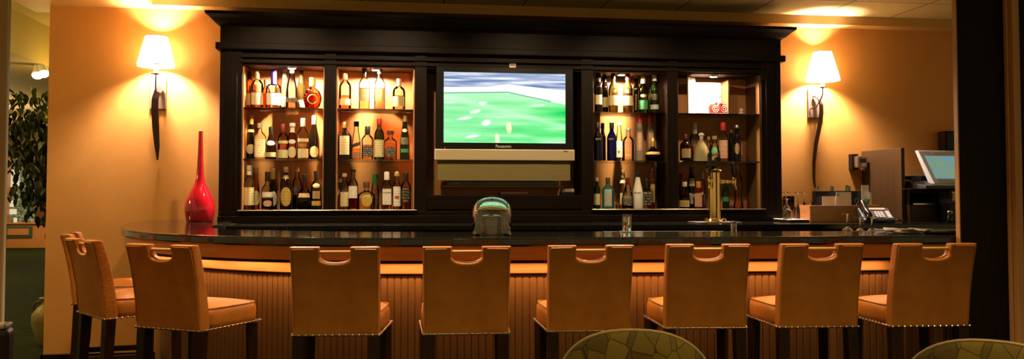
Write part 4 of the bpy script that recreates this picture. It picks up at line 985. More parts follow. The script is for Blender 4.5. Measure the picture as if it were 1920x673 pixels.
def card(name, label, u0, u1, v0, v1, Y, print_=False):
    a, c = at(u0, v1, Y), at(u1, v0, Y); z0 = ZC + .0115
    t = thing(name, label, 'card', ((a.x + c.x) / 2, Y, z0)); w = (c.x - a.x) / 2
    MB().box(-w, w, 0, .003, 0, c.z - z0).build('sheet', M['paper'], t)
    if print_:
        h = c.z - z0
        b = MB(); b.box(-w * .85, -w * .6, -.001, 0, h * .86, h * .93); b.build('emblem', CP['green'], t)
        b = MB()
        for k in range(4): b.box(-w * .6, w * (.5 - .1 * k), -.001, 0, h * (.80 - .07 * k), h * (.81 - .07 * k))
        b.build('print_lines', M['silver'], t)
    return t
card('note_card', 'low pale stack of note cards at the left in the organizer', 1542, 1567, 368, 384, OY + .085)
card('printed_card', 'white printed card with green emblem standing in the organizer', 1568, 1596, 360, 384, OY + .075, True)
card('tall_card', 'tall white card standing at the right end of the organizer', 1616, 1629, 347, 385, OY + .105)
card('tall_card', 'shorter white card right of the tall card in the organizer', 1630, 1634.5, 360, 385, OY + .07)
rs = random.Random(5)
def straws(label, u, vtop, n, Y, zb, spread, group=None):
    p = Vector((ux(u, Y), Y, zb)); t = thing('straw_bundle', label, 'straws', p)
    H = at(u, vtop, Y).z - zb
    for k in range(n):
        x, y = rs.uniform(-spread, spread), rs.uniform(-.008, .008)
        MB().bar((x, y, 0), (x + rs.uniform(-.006, .006), y, H * rs.uniform(.86, 1)), .0042, None, 8).build('straw', M['greenpen'], t, smooth=True)
zr = a2.z + .0005
straws('two green straws at the left end of the organizer rack', 1534, 348, 2, RY + .03, zr, .014)
straws('pair of green straws standing in the middle of the organizer rack', 1560, 348, 3, RY + .03, zr, .012)
straws('thick bunch of green straws at the right of the organizer rack', 1590, 347, 5, RY + .03, zr, .022)
t = thing('straw_cup', 'clump of short green straws in front of the tall cards', 'straws', (ux(1618, OY + .03), OY + .03, ZC + .011))
b = MB()
MB().lathe([(.03, 0), (.034, hb * .8)], seg=20).build('cup', M['black'], t, smooth=True)
for k in range(14):
    x, y = rs.uniform(-.028, .028), rs.uniform(-.01, .012)
    MB().bar((x, y, hb * .5), (x * 1.7, y, hb + rs.uniform(.012, .042)), .0045, None, 7).build('straw', M['greenpen'], t, smooth=True)
q = thing('scissors', 'purple ring handle sticking up left of the green straws', 'scissors', (ux(1606, OY + .035), OY + .035, ZC + .011))
b = MB(); b.tube([(.014 * math.cos(i * .35), 0, hb + .022 + .016 * math.sin(i * .35)) for i in range(19)], .003, 6); b.build('ring', M['purple'], q, smooth=True)
MB().box(-.004, .004, -.001, .001, 0, hb + .008).build('blade', M['steel'], q)

# telephone
PY_ = 5.84
tp = thing('telephone', 'dark desk telephone with handset and keypad sloping up in front of the divider', 'telephone', (ux(1640, PY_), PY_, ZC + .0005), R(-18))
b = MB(); prof = [(-.11, .0), (-.11, .022), (.10, .105), (.115, .10), (.115, 0)]
b.loft([[(x, y, z) for y, z in prof] for x in (-.10, .115)]); b.build('body', M['charcoal'], tp, bevel=.006)
sl = math.atan2(.083, .21)
def onslope(x, s, w, h, m, name, par, lift=.002):
    o = MB().box(-w, w, -h, h, 0, .005).build(name, m, par, bevel=.001)
    o.location = (x, -.11 + s * math.cos(sl), .022 + s * math.sin(sl) + lift * .5); o.rotation_euler = (sl, 0, 0); return o
onslope(.03, .195, .055, .018, M['silver'], 'display', tp)
for r_ in range(4):
    for c_ in range(3): onslope(.005 + .022 * c_, .05 + .028 * r_, .008, .009, M['white'] if c_ else M['paper'], 'key', tp)
for r_ in range(5): onslope(.088, .04 + .026 * r_, .014, .008, M['paper'], 'speed_key', tp)
b = MB(); b.tube([(-.065, -.13, .035), (-.068, -.11, .055), (-.068, 0, .10), (-.068, .085, .138), (-.065, .11, .125)], [.022, .026, .017, .026, .022], 12); b.build('handset', M['blackgloss'], tp, smooth=True)
cord = []
for i in range(120): 
    s = i / 119; cord.append((-.07 + .25 * s - .05 * math.sin(3.1 * s), -.14 - .05 * math.sin(math.pi * s) + .006 * math.cos(i * .9), .018 + .012 * math.sin(math.pi * s) + .006 * math.sin(i * .9)))
b = MB(); b.tube(cord, .0028, 6); b.build('cord', M['blackgloss'], tp, smooth=True)

# divider fin, card reader and till
XD = 3.857
dv = tag(MB().box(0, .03, -.28, .275, 0, 1.596 - ZC).build('divider_panel', M['divider'], None, bevel=.003, loc=(XD, 6.32, ZC + .0005)), 'plain dark brown wooden divider panel standing on the back counter', 'panel')
q = at(1610, 302, 6.5)
cr = thing('mounted_card_reader', 'small grey payment reader in black bracket on the wall by the divider', 'card reader', (ux(1611, 6.52), 6.52, at(1611, 317, 6.52).z))
w = px(11, 6.52, 1611)
MB().box(-w * .95, w * .2, .02, .079, -.005, .125).build('bracket', M['black'], cr, bevel=.004)
MB().box(-w * .7, w * .95, -.05, .02, .01, .105).build('case', M['steel'], cr, bevel=.008)
MB().box(-w * .45, w * .75, -.052, -.048, .05, .085).build('display', M['charcoal'], cr)
b = MB()
for k in range(3): b.box(w * (.1 + .2 * k), w * (.24 + .2 * k), -.053, -.049, .02, .045)
b.build('keys', M['silver'], cr)
# till cabinet
KY = 6.0
kx = lambda u: ux(u, KY)
tc_ = thing('till_cabinet', 'dark open-fronted cabinet under the till right of the divider panel', 'cabinet', (kx(1725), KY, ZC + .0005))
zt0 = at(1725, 355, KY).z - ZC; zo1 = at(1725, 361, KY).z - ZC; zo0 = at(1725, 384, KY).z - ZC
xl, xr = XD + .034 - kx(1725), kx(1753) - kx(1725); xe = 5.2 - kx(1725)
MB().box(xl, xe, 0, .5, 0, zo0).build('lower_panel', M['divider'], tc_)
MB().box(xl, xe, 0, .5, zo1, zt0).build('top_board', M['espresso_h'], tc_, bevel=.002)
MB().box(xr, xe, .02, .5, zo0 + .0005, zo1 - .0005).build('side_block', M['black'], tc_)
MB().box(xl, xl + .012, 0, .5, zo0 + .0005, zo1 - .0005).build('end_board', M['espresso'], tc_)
MB().box(xl + .0125, xr - .0005, .3, .31, zo0 + .0005, zo1 - .0005).build('back_board', M['black'], tc_)
MB().box(xl + .03, xr, -.004, .0, zo0, zo0 + .012).build('steel_edge', M['steel'], tc_, bevel=.001)
MB().box(xr - .008, xr + .001, -.004, 0, zo0, zt0 - .004).build('steel_post', M['charcoal'], tc_)
t = thing('small_pot', 'small plum coloured pot inside the open cabinet under the till', 'pot', (kx(1702) + .03, KY + .06, ZC + zo0 + .0015))
MB().lathe([(.02, 0), (.024, .01), (.016, .03), (.02, .045), (.012, .062)], seg=16).build('body', M['purple'], t, smooth=True)
ztop = ZC + .0005 + zt0
pr = thing('receipt_printer', 'grey receipt printer box below the till screen at right edge', 'printer', (kx(1780), KY - .16, at(1780, 395, KY).z))
a, c = kx(1757) - kx(1780), 5.0 - kx(1780)
zf = at(1780, 360, KY).z - pr.location.z
pr.location.z = ZC + .0005 + .0; off_ = at(1780, 395, KY).z - pr.location.z
MB().box(a, c, 0, .15, 0, off_ + .055).build('case', M['black'], pr, bevel=.004)
MB().box(a + .01, c, -.012, .0, off_ + .075, off_ + zf).build('front_cover', M['silver'], pr, bevel=.004)
MB().box(a, c, .0, .15, off_ + .0555, off_ + zf + .012).build('upper_case', M['charcoal'], pr, bevel=.004)
# receipts, little stand and till terminal on the cabinet
t = thing('white_stand', 'narrow white card stand beside the divider by the till', 'card stand', (kx(1700) + .03, KY + .2, ztop + .0005))
MB().box(-.02, .02, -.004, .004, 0, .125).build('card', M['white'], t); MB().box(-.03, .03, -.02, .02, 0, .006).build('foot', M['white'], t)
t = thing('paper_roll', 'curled receipt paper lying beside the till base', 'paper', (kx(1710), KY + .08, ztop + .0005))
b = MB(); b.tube([(.0 + .035 * math.cos(a_ * .3), .0, .037 + .033 * math.sin(a_ * .3)) for a_ in range(-3, 14)], 0, rect=(.028, .0012)); b.build('curl', M['paper'], t)
MB().box(-.05, .09, -.05, .02, 0, .004).build('flat_sheet', M['paper'], t)
tl = thing('till_terminal', 'pale framed touch screen till with dark sloping base, screen lit blue-green', 'till', (kx(1765), KY + .02, ztop + .0005))
lx = lambda u: kx(u) - kx(1765)
zb_ = lambda v: at(1765, v, KY).z - ztop
b = MB(); prof = [(-.16, .0), (-.16, .028), (.0, .045), (.26, .115), (.30, .11), (.30, 0)]
b.loft([[(x, y, z) for y, z in prof] for x in (lx(1715), .55)]); b.build('base', M['charcoal'], tl, bevel=.006)
MB().box(lx(1722), .5, .08, .24, .06, .105).build('key_deck', M['black'], tl, bevel=.01)
sw = MB(); zA, zB_ = zb_(345), zb_(281)
xA, xB = lx(1749), lx(1740)
sw.loft([[(xB, .10, zB_), (.52, .10, zB_), (.52, .14, zB_), (xB, .14, zB_)], [(xA, -.04, zA), (.50, -.04, zA), (.50, .03, zA), (xA, .03, zA)]])
sc_ = sw.build('screen_frame', M['white'], tl, bevel=.006)
def till_screen():
    m, nt, o = nodes('till_display')
    tc = N(nt, 'ShaderNodeTexCoord'); mp = N(nt, 'ShaderNodeMapping'); mp.inputs['Scale'].default_value = (3, 1, 9); L(nt, tc, 'Object', mp, 'Vector')
    n = N(nt, 'ShaderNodeTexNoise'); n.inputs['Scale'].default_value = 2; L(nt, mp, 'Vector', n, 'Vector')
    cr = N(nt, 'ShaderNodeValToRGB'); e = cr.color_ramp.elements
    e[0].position = .3; e[0].color = (.16, .33, .42, 1); e[1].position = .7; e[1].color = (.26, .36, .14, 1); L(nt, n, 'Fac', cr, 'Fac')
    em = N(nt, 'ShaderNodeEmission'); em.inputs['Strength'].default_value = .6; L(nt, cr, 'Color', em, 'Color'); L(nt, em, 'Emission', o, 'Surface'); return m
f = lambda s: (lx(1749) + (lx(1740) - lx(1749)) * s, -.04 + .14 * s, zA + (zB_ - zA) * s)
q0, q1 = f(.16), f(.84)
b = MB(); b.loft([[(q0[0] + .035, q0[1] - .004, q0[2]), (.46, q0[1] - .004, q0[2]), (.46, q0[1], q0[2]), (q0[0] + .035, q0[1], q0[2])], [(q1[0] + .035, q1[1] - .004, q1[2]), (.46, q1[1] - .004, q1[2]), (.46, q1[1], q1[2]), (q1[0] + .035, q1[1], q1[2])]])
b.build('display', till_screen(), sc_)
q2, q3 = f(.90), f(.96)
b = MB(); b.loft([[(lx(1766), q2[1] - .003, q2[2]), (lx(1784), q2[1] - .003, q2[2]), (lx(1784), q2[1], q2[2]), (lx(1766), q2[1], q2[2])], [(lx(1766), q3[1] - .003, q3[2]), (lx(1784), q3[1] - .003, q3[2]), (lx(1784), q3[1], q3[2]), (lx(1766), q3[1], q3[2])]]); b.build('maker_plate', M['paper'], sc_)
MB().box(lx(1765), .3, .10, .2, .08, .2).build('neck', M['charcoal'], tl)
t = thing('wall_speaker', 'dark box on the wall above the till screen at right', 'wall box', (ux(1790, 6.5), 6.5, at(1790, 284, 6.5).z))
MB().box(ux(1774, 6.5) - ux(1790, 6.5), .2, 0, .099, 0, .17).build('case', M['espresso'], t, bevel=.004)
MB().box(ux(1777, 6.5) - ux(1790, 6.5), .19, -.006, 0, .015, .155).build('front', M['black'], t)
q = Vector((ux(1780, 5.7), 5.7, ZC + .0005))
t = thing('pourer', 'small dark bottle with bright metal top on counter by the pillar', 'bottle', q)
MB().lathe([(.016, 0), (.02, .01), (.02, .04), (.010, .055)], seg=16).build('body', M['blackgloss'], t, smooth=True)
MB().lathe([(.012, .055), (.020, .066), (.021, .078), (.012, .088)], seg=16).build('metal_top', M['chrome'], t, smooth=True)

# beer tower
BTY = 5.98
p = Vector((ux(1339, BTY), BTY, ZC + .0005)); k = px(1, BTY, 1339)
bw = thing('beer_tower', 'polished brass column beer tower with three black-handled taps', 'beer tower', p)
MB().box(-.17, .17, -.10, .10, 0, .006).build('drip_tray', M['steel'], bw, bevel=.002)
MB().lathe([(17*k,.006),(17*k,.012),(14.5*k,.022),(13*k,.03)], seg=40).build('base_flange', M['brass'], bw, smooth=True)
MB().lathe([(12*k,.03),(12*k,94*k)], seg=48).build('column', M['brass'], bw, smooth=True)
MB().lathe([(12*k,93*k),(15*k,95*k),(15.5*k,97*k),(14*k,99*k),(7*k,102.5*k),(.5*k,103.5*k)], seg=40).build('cap', M['brass'], bw, smooth=True)
b = MB()
for s in (-1, 1): b.tube([(s*12*k, -.02, .012), (s*17*k, -.02, .03), (s*20*k, -.02, .028), (s*21*k, -.02, .008)], .006, 8)
b.build('hold_down_lug', M['brass'], bw, smooth=True)
def tap(dx, dy, handle_h, z, tilt=0):
    d = Vector((dx, dy, 0)); q = MB(); L0 = d.normalized() * 11 * k
    pts = [L0 + Vector((0, 0, z)), d * .35 + L0 * .5 + Vector((0, 0, z + .002)), d + Vector((0, 0, z))]
    q.tube(pts, [4*k, 3.2*k, 3*k], 12)
    for s in (.45, .7): q.lathe([(5*k, -2.5*k), (5*k, 2.5*k)], c=tuple(d * s + Vector((0, 0, z))), seg=12)
    q.lathe([(4*k, -5*k), (4.6*k, 0), (4*k, 6*k), (3*k, 8*k)], c=tuple(d + Vector((0, 0, z))), seg=16)
    q.tube([d + Vector((0, 0, z - 4*k)), d * 1.06 + Vector((0, 0, z - 10*k)), d * 1.08 + Vector((0, 0, z - 15*k))], [3*k, 2.8*k, 2.4*k], 10)
    f_ = q.build('faucet', M['brass'], bw, smooth=True)
    q = MB(); t0 = d + Vector((0, 0, z + 7*k)); t1 = t0 + Vector((tilt, 0, handle_h))
    q.tube([t0, t0.lerp(t1, .3), t0.lerp(t1, .7), t0.lerp(t1, .93), t1], [2.2*k, 2.8*k, 4.2*k, 4.4*k, 2.5*k], 12); q.build('handle', M['blackgloss'], f_, smooth=True)
tap(36*k, -.03, 30*k, 76*k, -5*k)
tap(-14*k, -.06, 46*k, 78*k)
tap(9*k, .05, 34*k, 84*k, 2*k)
q = MB(); q.lathe([(13*k, -1.5*k), (14*k, 0), (13*k, 1.5*k)], c=(-8*k, -.02, 104*k), seg=20, dr=.3); 
mm = q.build('badge_disc', M['blackgloss'], bw, smooth=True)

# ------------------------------------------------------------------ sconces
shade_m, nt, o = nodes('lamp_shade')
df = N(nt, 'ShaderNodeBsdfDiffuse'); df.inputs['Color'].default_value = (.85, .74, .55, 1)
tl_ = N(nt, 'ShaderNodeBsdfTranslucent'); tl_.inputs['Color'].default_value = (.80, .58, .32, 1)
mx = N(nt, 'ShaderNodeMixShader'); mx.inputs[0].default_value = .5
em = N(nt, 'ShaderNodeEmission'); em.inputs['Color'].default_value = (1, .78, .58, 1); em.inputs['Strength'].default_value = 5.0
ad = N(nt, 'ShaderNodeAddShader')
L(nt, df, 0, mx, 1); L(nt, tl_, 0, mx, 2); L(nt, mx, 0, ad, 0); L(nt, em, 0, ad, 1); L(nt, ad, 0, o, 'Surface')
BULB = 135.0
def sconce(label, us, vt, vb, wb, wt, plate, armx, vbot):
    Ys = WY - .15; k = px(1, Ys, us)
    base = Vector((ux((plate[0] + plate[1]) / 2, WY), WY - .001, at(plate[0], plate[3], WY).z))
    t = thing('wall_sconce', label, 'wall lamp', base)
    def lp(u, v, Y): return at(u, v, Y) - base
    a, c = lp(plate[0], plate[3], WY), lp(plate[1], plate[2], WY)
    MB().box(a.x, c.x, -.018, 0, 0, c.z - a.z).build('back_plate', M['plate'], t, bevel=.003)
    ctr = lp(us, vb, Ys); H = (vb - vt) * k
    r0, r1 = wb * k / 2, wt * k / 2
    MB().lathe([(r0, 0), (r1, H)], c=tuple(ctr), seg=48, cap0=False, cap1=False).build('lamp_shade', shade_m, t, smooth=True)
    otr = mat('olive_trim', (.30, .22, .06), .6)
    for r_, z in ((r0, 0), (r1, H)):
        b = MB(); b.tube([(ctr.x + r_ * math.cos(i * math.pi / 24), ctr.y + r_ * math.sin(i * math.pi / 24), ctr.z + z) for i in range(49)], .0035, 6)
        b.build('shade_trim', otr, t, smooth=True)
    b = MB(); top = ctr + Vector((0, 0, H))
    for i in range(3):
        an = i * 2.094 + .4; b.bar(top, top + Vector((r1 * math.cos(an), r1 * math.sin(an), 0)), .002, None, 6)
    b.bar(top + Vector((0, 0, -.02)), top + Vector((0, 0, .018)), .004, .006, 8); b.build('finial_spider', M['bronze'], t, smooth=True)
    b = MB(); b.bar(ctr + Vector((0, 0, -.055)), ctr + Vector((0, 0, .03)), .016); b.build('candle_sleeve', mat('ivory_sleeve', (.72, .60, .40), .5), t, smooth=True)
    blb = MB().ball(tuple(ctr + Vector((0, 0, .075))), .024, 8, .038).build('bulb', emit('bulb_glow', (1, .78, .45), 14), t, smooth=True)
    blb.visible_shadow = True
    b = MB(); b.lathe([(.036, .0), (.037, .004), (.02, .002), (.01, -.006)], c=tuple(ctr + Vector((0, 0, -.058))), seg=24); b.build('drip_pan', M['bronze'], t, smooth=True)
    cup = ctr + Vector((0, 0, -.06))
    b = MB(); b.tube([cup, cup + Vector((0, 0, -.05)), cup + Vector((armx[0][0] * .3, .02, -.09)), cup + Vector((armx[0][0] * .6, .07, -.145)), cup + Vector((armx[0][0] * 1.6, .125, -.16))], .0055, 8)
    b.build('stem', M['bronze'], t, smooth=True)
    pts = [lp(u, v, Y) for u, v, Y in armx[1]]
    ws = armx[2]; b = MB(); b.tube(pts, 0, rect=[(w_ * 1.8, .004) for w_ in ws]); b.build('blade_arm', M['bronze'], t, smooth=False)
    light('sconce_bulb', 'POINT', tuple(ctr + Vector((0, 0, .105))), BULB, (1, .80, .78), t, shadow_soft_size=.05)
    return t
W3 = WY - .02
sconce('lit bronze wall sconce with cream shade left of the back bar cabinet', 292.5, 68, 124, 68, 39, (282, 313, 143, 205), [(-.02, 0), [(297, 158, W3 - .01), (303, 162, W3 - .03), (301, 165, W3 - .06), (295, 172, W3 - .085), (291, 185, W3 - .09), (290, 205, W3 - .08), (292, 240, W3 - .05), (294.5, 275, W3 - .02), (295.5, 300, W3 + .005)], [.006, .011, .013, .013, .013, .0135, .013, .010, .003]], 300)
sconce('lit bronze wall sconce with cream shade right of the back bar cabinet', 1542.5, 97, 151, 63, 33, (1514, 1541, 167, 221), [(-.03, 0), [(1524, 182, W3 - .01), (1530, 181, W3 - .03), (1536, 187, W3 - .06), (1540, 196, W3 - .085), (1540, 212, W3 - .09), (1536, 240, W3 - .08), (1530, 270, W3 - .05), (1526, 305, W3 - .02), (1526, 335, W3), (1528.5, 352, W3 + .005)], [.006, .011, .013, .013, .0135, .0135, .012, .010, .007, .003]], 350)
# ------------------------------------------------------------------ bar stools
ZN0, ZT0 = .662, 1.034
def lean(z): 
    t = (z - ZN0) / (ZT0 - ZN0); return -.055 * t * t - .012 * t
def solid_grid(xs, zs, fy, ft, skip, bulge=None, zf=None):
    """cells of an x-z sheet with thickness: front and back faces plus every open edge"""
    b = MB(); bm = b.bm; V = {}
    def vert(i, j, s):
        if (i, j, s) not in V:
            x, z = xs(i, j), zs[j] + (zf(i, j) if zf else 0); y = fy(z) if s == 0 else fy(z) + ft(z)
            if bulge: y += bulge(i, j, s)
            V[(i, j, s)] = bm.verts.new((x, y, z))
        return V[(i, j, s)]
    ni, nj = skip[0], len(zs) - 1; on = lambda i, j: 0 <= i < ni and 0 <= j < nj and not skip[1](i, j)
    for i in range(ni):
        for j in range(nj):
            if not on(i, j): continue
            q = ((i, j), (i + 1, j), (i + 1, j + 1), (i, j + 1))
            bm.faces.new([vert(*k, 0) for k in q]); bm.faces.new([vert(*k, 1) for k in reversed(q)])
            for (di, dj), (a, c) in (((0, -1), (q[0], q[1])), ((1, 0), (q[1], q[2])), ((0, 1), (q[2], q[3])), ((-1, 0), (q[3], q[0]))):
                if not on(i + di, j + dj): bm.faces.new((vert(*a, 0), vert(*a, 1), vert(*c, 1), vert(*c, 0)))
    return b
FX = [-1, -.95, -.70, -.42, -.335, -.24, 0, .24, .335, .42, .70, .95, 1]
ZS = [.662, .672, .74, .83, .91, .95, .968, .985, 1.010, 1.026, 1.034]
wz = lambda z: .177 + .004 * (z - ZN0) / (ZT0 - ZN0)
def backrest():
    return solid_grid(lambda i, j: FX[i] * wz(ZS[j]), ZS, lean, lambda z: .062 - .012 * (z - ZN0) / .37, (12, lambda i, j: 4 <= i <= 7 and ZS[j] >= .968),
                      lambda i, j, s: (-1 if s == 0 else 1) * .007 * (1 - FX[i] ** 2) * (1 if .68 < ZS[j] < .95 else .2),
                      lambda i, j: {.335: .019, .24: .004, 0: 0}.get(abs(FX[i]), 0) * (1 if j == 6 else .5 if j == 5 else .6 if j == 7 else 0))
def seat():
    b = MB(); rings = []
    y0, y1 = .045, .372
    def ring(z, ins, dome):
        out = []; n = 32
        for k in range(n):
            a = 2 * math.pi * k / n; ca, sa = math.cos(a), math.sin(a); e = 2 / 7
            x = math.copysign(abs(ca) ** e, ca); y = math.copysign(abs(sa) ** e, sa)
            yy = (y0 + y1) / 2 + y * ((y1 - y0) / 2 - ins)
            hw = .176 + .018 * (yy - y0) / (y1 - y0) - ins
            out.append((x * hw, yy, z + dome))
        return out
    for z, ins in ((.664, .002), (.668, 0), (.72, -.003), (.742, 0), (.752, .006), (.757, .018)): rings.append(ring(z, ins, 0))
    for ins, dome in ((.05, .767), (.10, .776), (.15, .780)): rings.append([(x, y, dome) for x, y, _ in ring(0, ins, 0)])
    b.loft(rings); return b
def nails(back):
    b = MB()
    pts = [(-.175 + .35 * i / 13, -.004) for i in range(14)]
    if not back: pts = []
    for s in (-1, 1) if not back else (): pts += [(s * (.1795 + .018 * max(0, y - .045) / .33), y) for y in [.020 + .026 * i for i in range(14)]]
    if not back: pts += [(x, .375) for x in [-.156 + .026 * i for i in range(13)]]
    for x, y in pts: b.ball((x, y, .671), .0062, 4)
    if not back: b.tube([(-.179, .006, .671), (-.1965, .374, .671), (.1965, .374, .671), (.179, .006, .671)], .0025, 6)
    else: b.tube([(-.177, -.002, .671), (.177, -.002, .671)], .0025, 6)
    return b
def leg(s, front_):
    b = MB()
    if front_: pts = [(s * .172, .345, 0), (s * .170, .342, .35), (s * .168, .338, .664)]; w = [(.017, .017), (.019, .019), (.022, .022)]
    else: pts = [(s * .160, -.055, 0), (s * .157, -.012, .22), (s * .154, .016, .44), (s * .152, .026, .664)]; w = [(.018, .018), (.020, .020), (.022, .022), (.024, .024)]
    return b.tube(pts, 0, rect=w)
ST = thing('bar_stool', 'x', 'bar stool', (0, 0, 0), 0, 'bar stools')
backrest().build('backrest', M['leather'], ST, smooth=True, subsurf=2, auto=False)
# welt seam just inside the rear edge
b = MB(); path = []
def bp(x, z, off=-.0015): return (x, lean(z) + off, z)
for x, z in ((-.171, .69), (-.171, .8), (-.172, .93), (-.173, 1.012), (-.168, 1.022), (-.12, 1.023), (-.082, 1.023)): path.append(bp(x, z))
b.tube(path, .0022, 6); b.tube([(-x, y, z) for x, y, z in path], .0022, 6); b.build('welt_seam', M['leather_edge'], ST, smooth=True)
MB().bar((-.066, lean(1.008) + .024, 1.010), (.066, lean(1.008) + .024, 1.010), .0072, None, 14).build('grip_bar', M['gripwood'], ST, smooth=True)
seat().build('seat', M['leather'], ST, smooth=True, subsurf=1, auto=False)
b = MB(); n = 32; pts = []
for k_ in range(n + 1):
    a = 2 * math.pi * k_ / n; ca, sa = math.cos(a), math.sin(a); e = 2 / 7
    x = math.copysign(abs(ca) ** e, ca); y = math.copysign(abs(sa) ** e, sa); yy = .2085 + y * .157
    pts.append((x * (.170 + .018 * (yy - .045) / .327), yy, .7555))
b.tube(pts, .0032, 6); b.build('seat_welt', M['leather_edge'], ST, smooth=True)
nails(True).build('nailhead_row', M['nail'], ST, smooth=True); nails(False).build('nailhead_trim', M['nail'], ST, smooth=True)
for s in (-1, 1):
    leg(s, True).build('leg', M['legwood'], ST, bevel=.003); leg(s, False).build('leg', M['legwood'], ST, bevel=.003)
MB().box(-.155, .155, .33, .355, .345, .385).build('stretcher', M['legwood'], ST, bevel=.003)
for s in (-1, 1): MB().box(s * .158 - .010, s * .158 + .010, .012, .335, .36, .39).build('stretcher', M['legwood'], ST, bevel=.003)
MB().box(-.15, .15, .0, .022, .36, .39).build('stretcher', M['legwood'], ST, bevel=.003)
def rear(u, v): return atz(u, v, .665)
def place(u0, v0, u1, v1):
    a, c = rear(u0, v0), rear(u1, v1); m = (a + c) / 2; d = c - a
    return (m.x, m.y, 0), math.atan2(d.y, d.x)
stools = [
 ('tan leather bar stool seen edge-on at far left, nearest the ochre wall', None),
 ('tan leather bar stool turned half right, at the curved left end of the bar', (146, 586.5, 197.6, 601)),
 ('tan leather bar stool turned right, directly below the red vase', (254.2, 614.5, 377, 624)),
 ('tan leather bar stool seen square from behind, below second bottle bay', (546, 631.5, 713, 630)),
 ('tan leather bar stool directly below the glass dome', (793, 629.5, 955, 627)),
 ('tan leather bar stool behind the left edge of the green patterned chair', (1028, 624, 1182, 622)),
 ('tan leather bar stool partly behind right side of the middle patterned chair, fourth from the right pillar minus one', (1250, 617.5, 1397, 616.5)),
 ('tan leather bar stool second from the right pillar', (1464, 616, 1606, 614.5)),
 ('tan leather bar stool nearest the dark right pillar, overlapping it', (1673, 614.5, 1817, 612.5)),
]
stools[6] = ('tan leather bar stool third from the dark right pillar', stools[6][1])
for i, (lab, q) in enumerate(stools):
    o = ST if i == 0 else copy_tree(ST)
    o['label'] = lab
    if q is None: o.location = (-1.677, 4.93, 0); o.rotation_euler = (0, 0, R(-80))
    else:
        loc, rz = place(*q); o.location = loc; o.rotation_euler = (0, 0, rz)

# ------------------------------------------------------------------ lounge chairs in the foreground
def lounge(label, loc, rz, fab, welt, name='lounge_chair'):
    t = thing(name, label, 'chair', loc, rz)
    # barrel back: superellipse outline bent round the sitter
    b = MB(); rings = []; n = 48; hw, hh, zc = .225, .215, .66
    def outline(s, y_):
        out = []
        for k in range(n):
            a = 2 * math.pi * k / n; ca, sa = math.cos(a), math.sin(a); e = 2 / 2.35
            x = math.copysign(abs(ca) ** e, ca) * hw * s; z = zc + math.copysign(abs(sa) ** e, sa) * (hh * s if sa > 0 else .26 * s)
            out.append((x, y_ + 1.1 * x * x - .10 * (z - zc), z))
        return out
    for s, y_ in ((.30, -.050), (.7, -.046), (.92, -.036), (.98, -.024), (1, -.008), (1, .012), (.98, .028), (.92, .042), (.6, .058), (.3, .06)): rings.append(outline(s, y_))
    b.loft(rings); b.build('backrest', fab, t, smooth=True)
    b = MB(); o_ = [Vector(p) for p in outline(1.0, -.016)]; b.tube(o_ + [o_[0]], .0045, 8); b.build('welt', welt, t, smooth=True)
    b = MB(); b.lathe([(.20, .30), (.235, .32), (.24, .40), (.22, .43), (.05, .445)], c=(0, .27, 0), seg=36, n=3.2); b.build('seat', fab, t, smooth=True)
    for sx in (-1, 1):
        for yy in (.10, .44): MB().tube([(sx * .17, yy + (-.02 if yy < .2 else .0), 0), (sx * .165, yy, .305)], 0, rect=[(.014, .014), (.02, .02)]).build('leg', M['legwood'], t, bevel=.002)
    return t
p = at(1190, 612, 2.32); lounge('green patterned round-backed chair at bottom, in front of the bar stools', (p.x, p.y, 0), -math.atan2(p.x, p.y) * .9, M['fabric'], M['fabricwelt'])
p = at(1858, 645, 2.02); lounge('green patterned round-backed chair cut off at the bottom right corner', (p.x, p.y, 0), -math.atan2(p.x, p.y), M['fabric'], M['fabricwelt'])
# dark chair at the left edge
p = at(0, 612, 2.75)
t = thing('side_chair', 'dark chair with striped top edge at the bottom left corner', 'chair', (p.x - .17, p.y, 0), R(10))
zt2 = p.z
b = MB(); b.box(-.23, .185, 0, .08, .36, zt2 - .012); b.build('backrest', M['darkleather'], t, bevel=.02, seg=4)
b = MB(); b.box(-.225, .18, .003, .077, zt2 - .014, zt2); b.build('top_band', M['stripe'], t, bevel=.006)
b = MB(); b.box(-.23, .185, .0805, .5, .34, .45); b.build('seat', M['darkleather'], t, bevel=.03, seg=4)
for sx in (-.21, .165):
    for yy in (.03, .46): MB().box(sx - .018, sx + .018, yy - .018, yy + .018, 0, .36).build('leg', M['legwood'], t)

# ------------------------------------------------------------------ light
WARM = (1, .62, .28)
for (u, back), e, cone, bm in zip(pucks, (100.0, 66.0, 56, 46.0), (172, 172, 172, 172), (1.8, 1.1, 1.3, 1.5)):
    x = ux(u, HB - back)
    light('bay_spot', 'SPOT', (x, HB - back, ZT - .022), e, PW, None, spot_size=R(cone), spot_blend=.2, shadow_soft_size=.02)
    light('bay_beam', 'SPOT', (x, HB - back, ZT - .022), e * bm, PW, None, spot_size=R(96), spot_blend=.8, shadow_soft_size=.02, rot=(R(4), 0, 0))
# lamp strip hidden under the bar's apron
lp = offset([p for p in front if p.x < 3.1 and p.y < 5.9], .150)
lp = resample(lp, .42)
strip = thing('under_bar_strip', 'warm strip light fixed under the granite overhang of the bar', 'strip light', (0, 4.4, .9375))
b = MB(); dense = offset([p for p in front if p.x < 3.1 and p.y < 5.9], .150)
b.loft([[(q.x, q.y - 4.4 - .008, -.012), (q.x, q.y - 4.4 + .008, -.012), (q.x, q.y - 4.4 + .008, -.0005), (q.x, q.y - 4.4 - .008, -.0005)] for q in dense])
b.build('housing', M['steel'], strip)
for a, c in zip(lp[:-1], lp[1:]):
    m = (a + c) / 2; d = c - a
    light('strip_lamp', 'AREA', (m.x, m.y - 4.4, -.014), .75, (1, .58, .30), strip, shape='RECTANGLE', size=d.length, size_y=.02, rot=(R(-6), 0, math.atan2(d.y, d.x)))
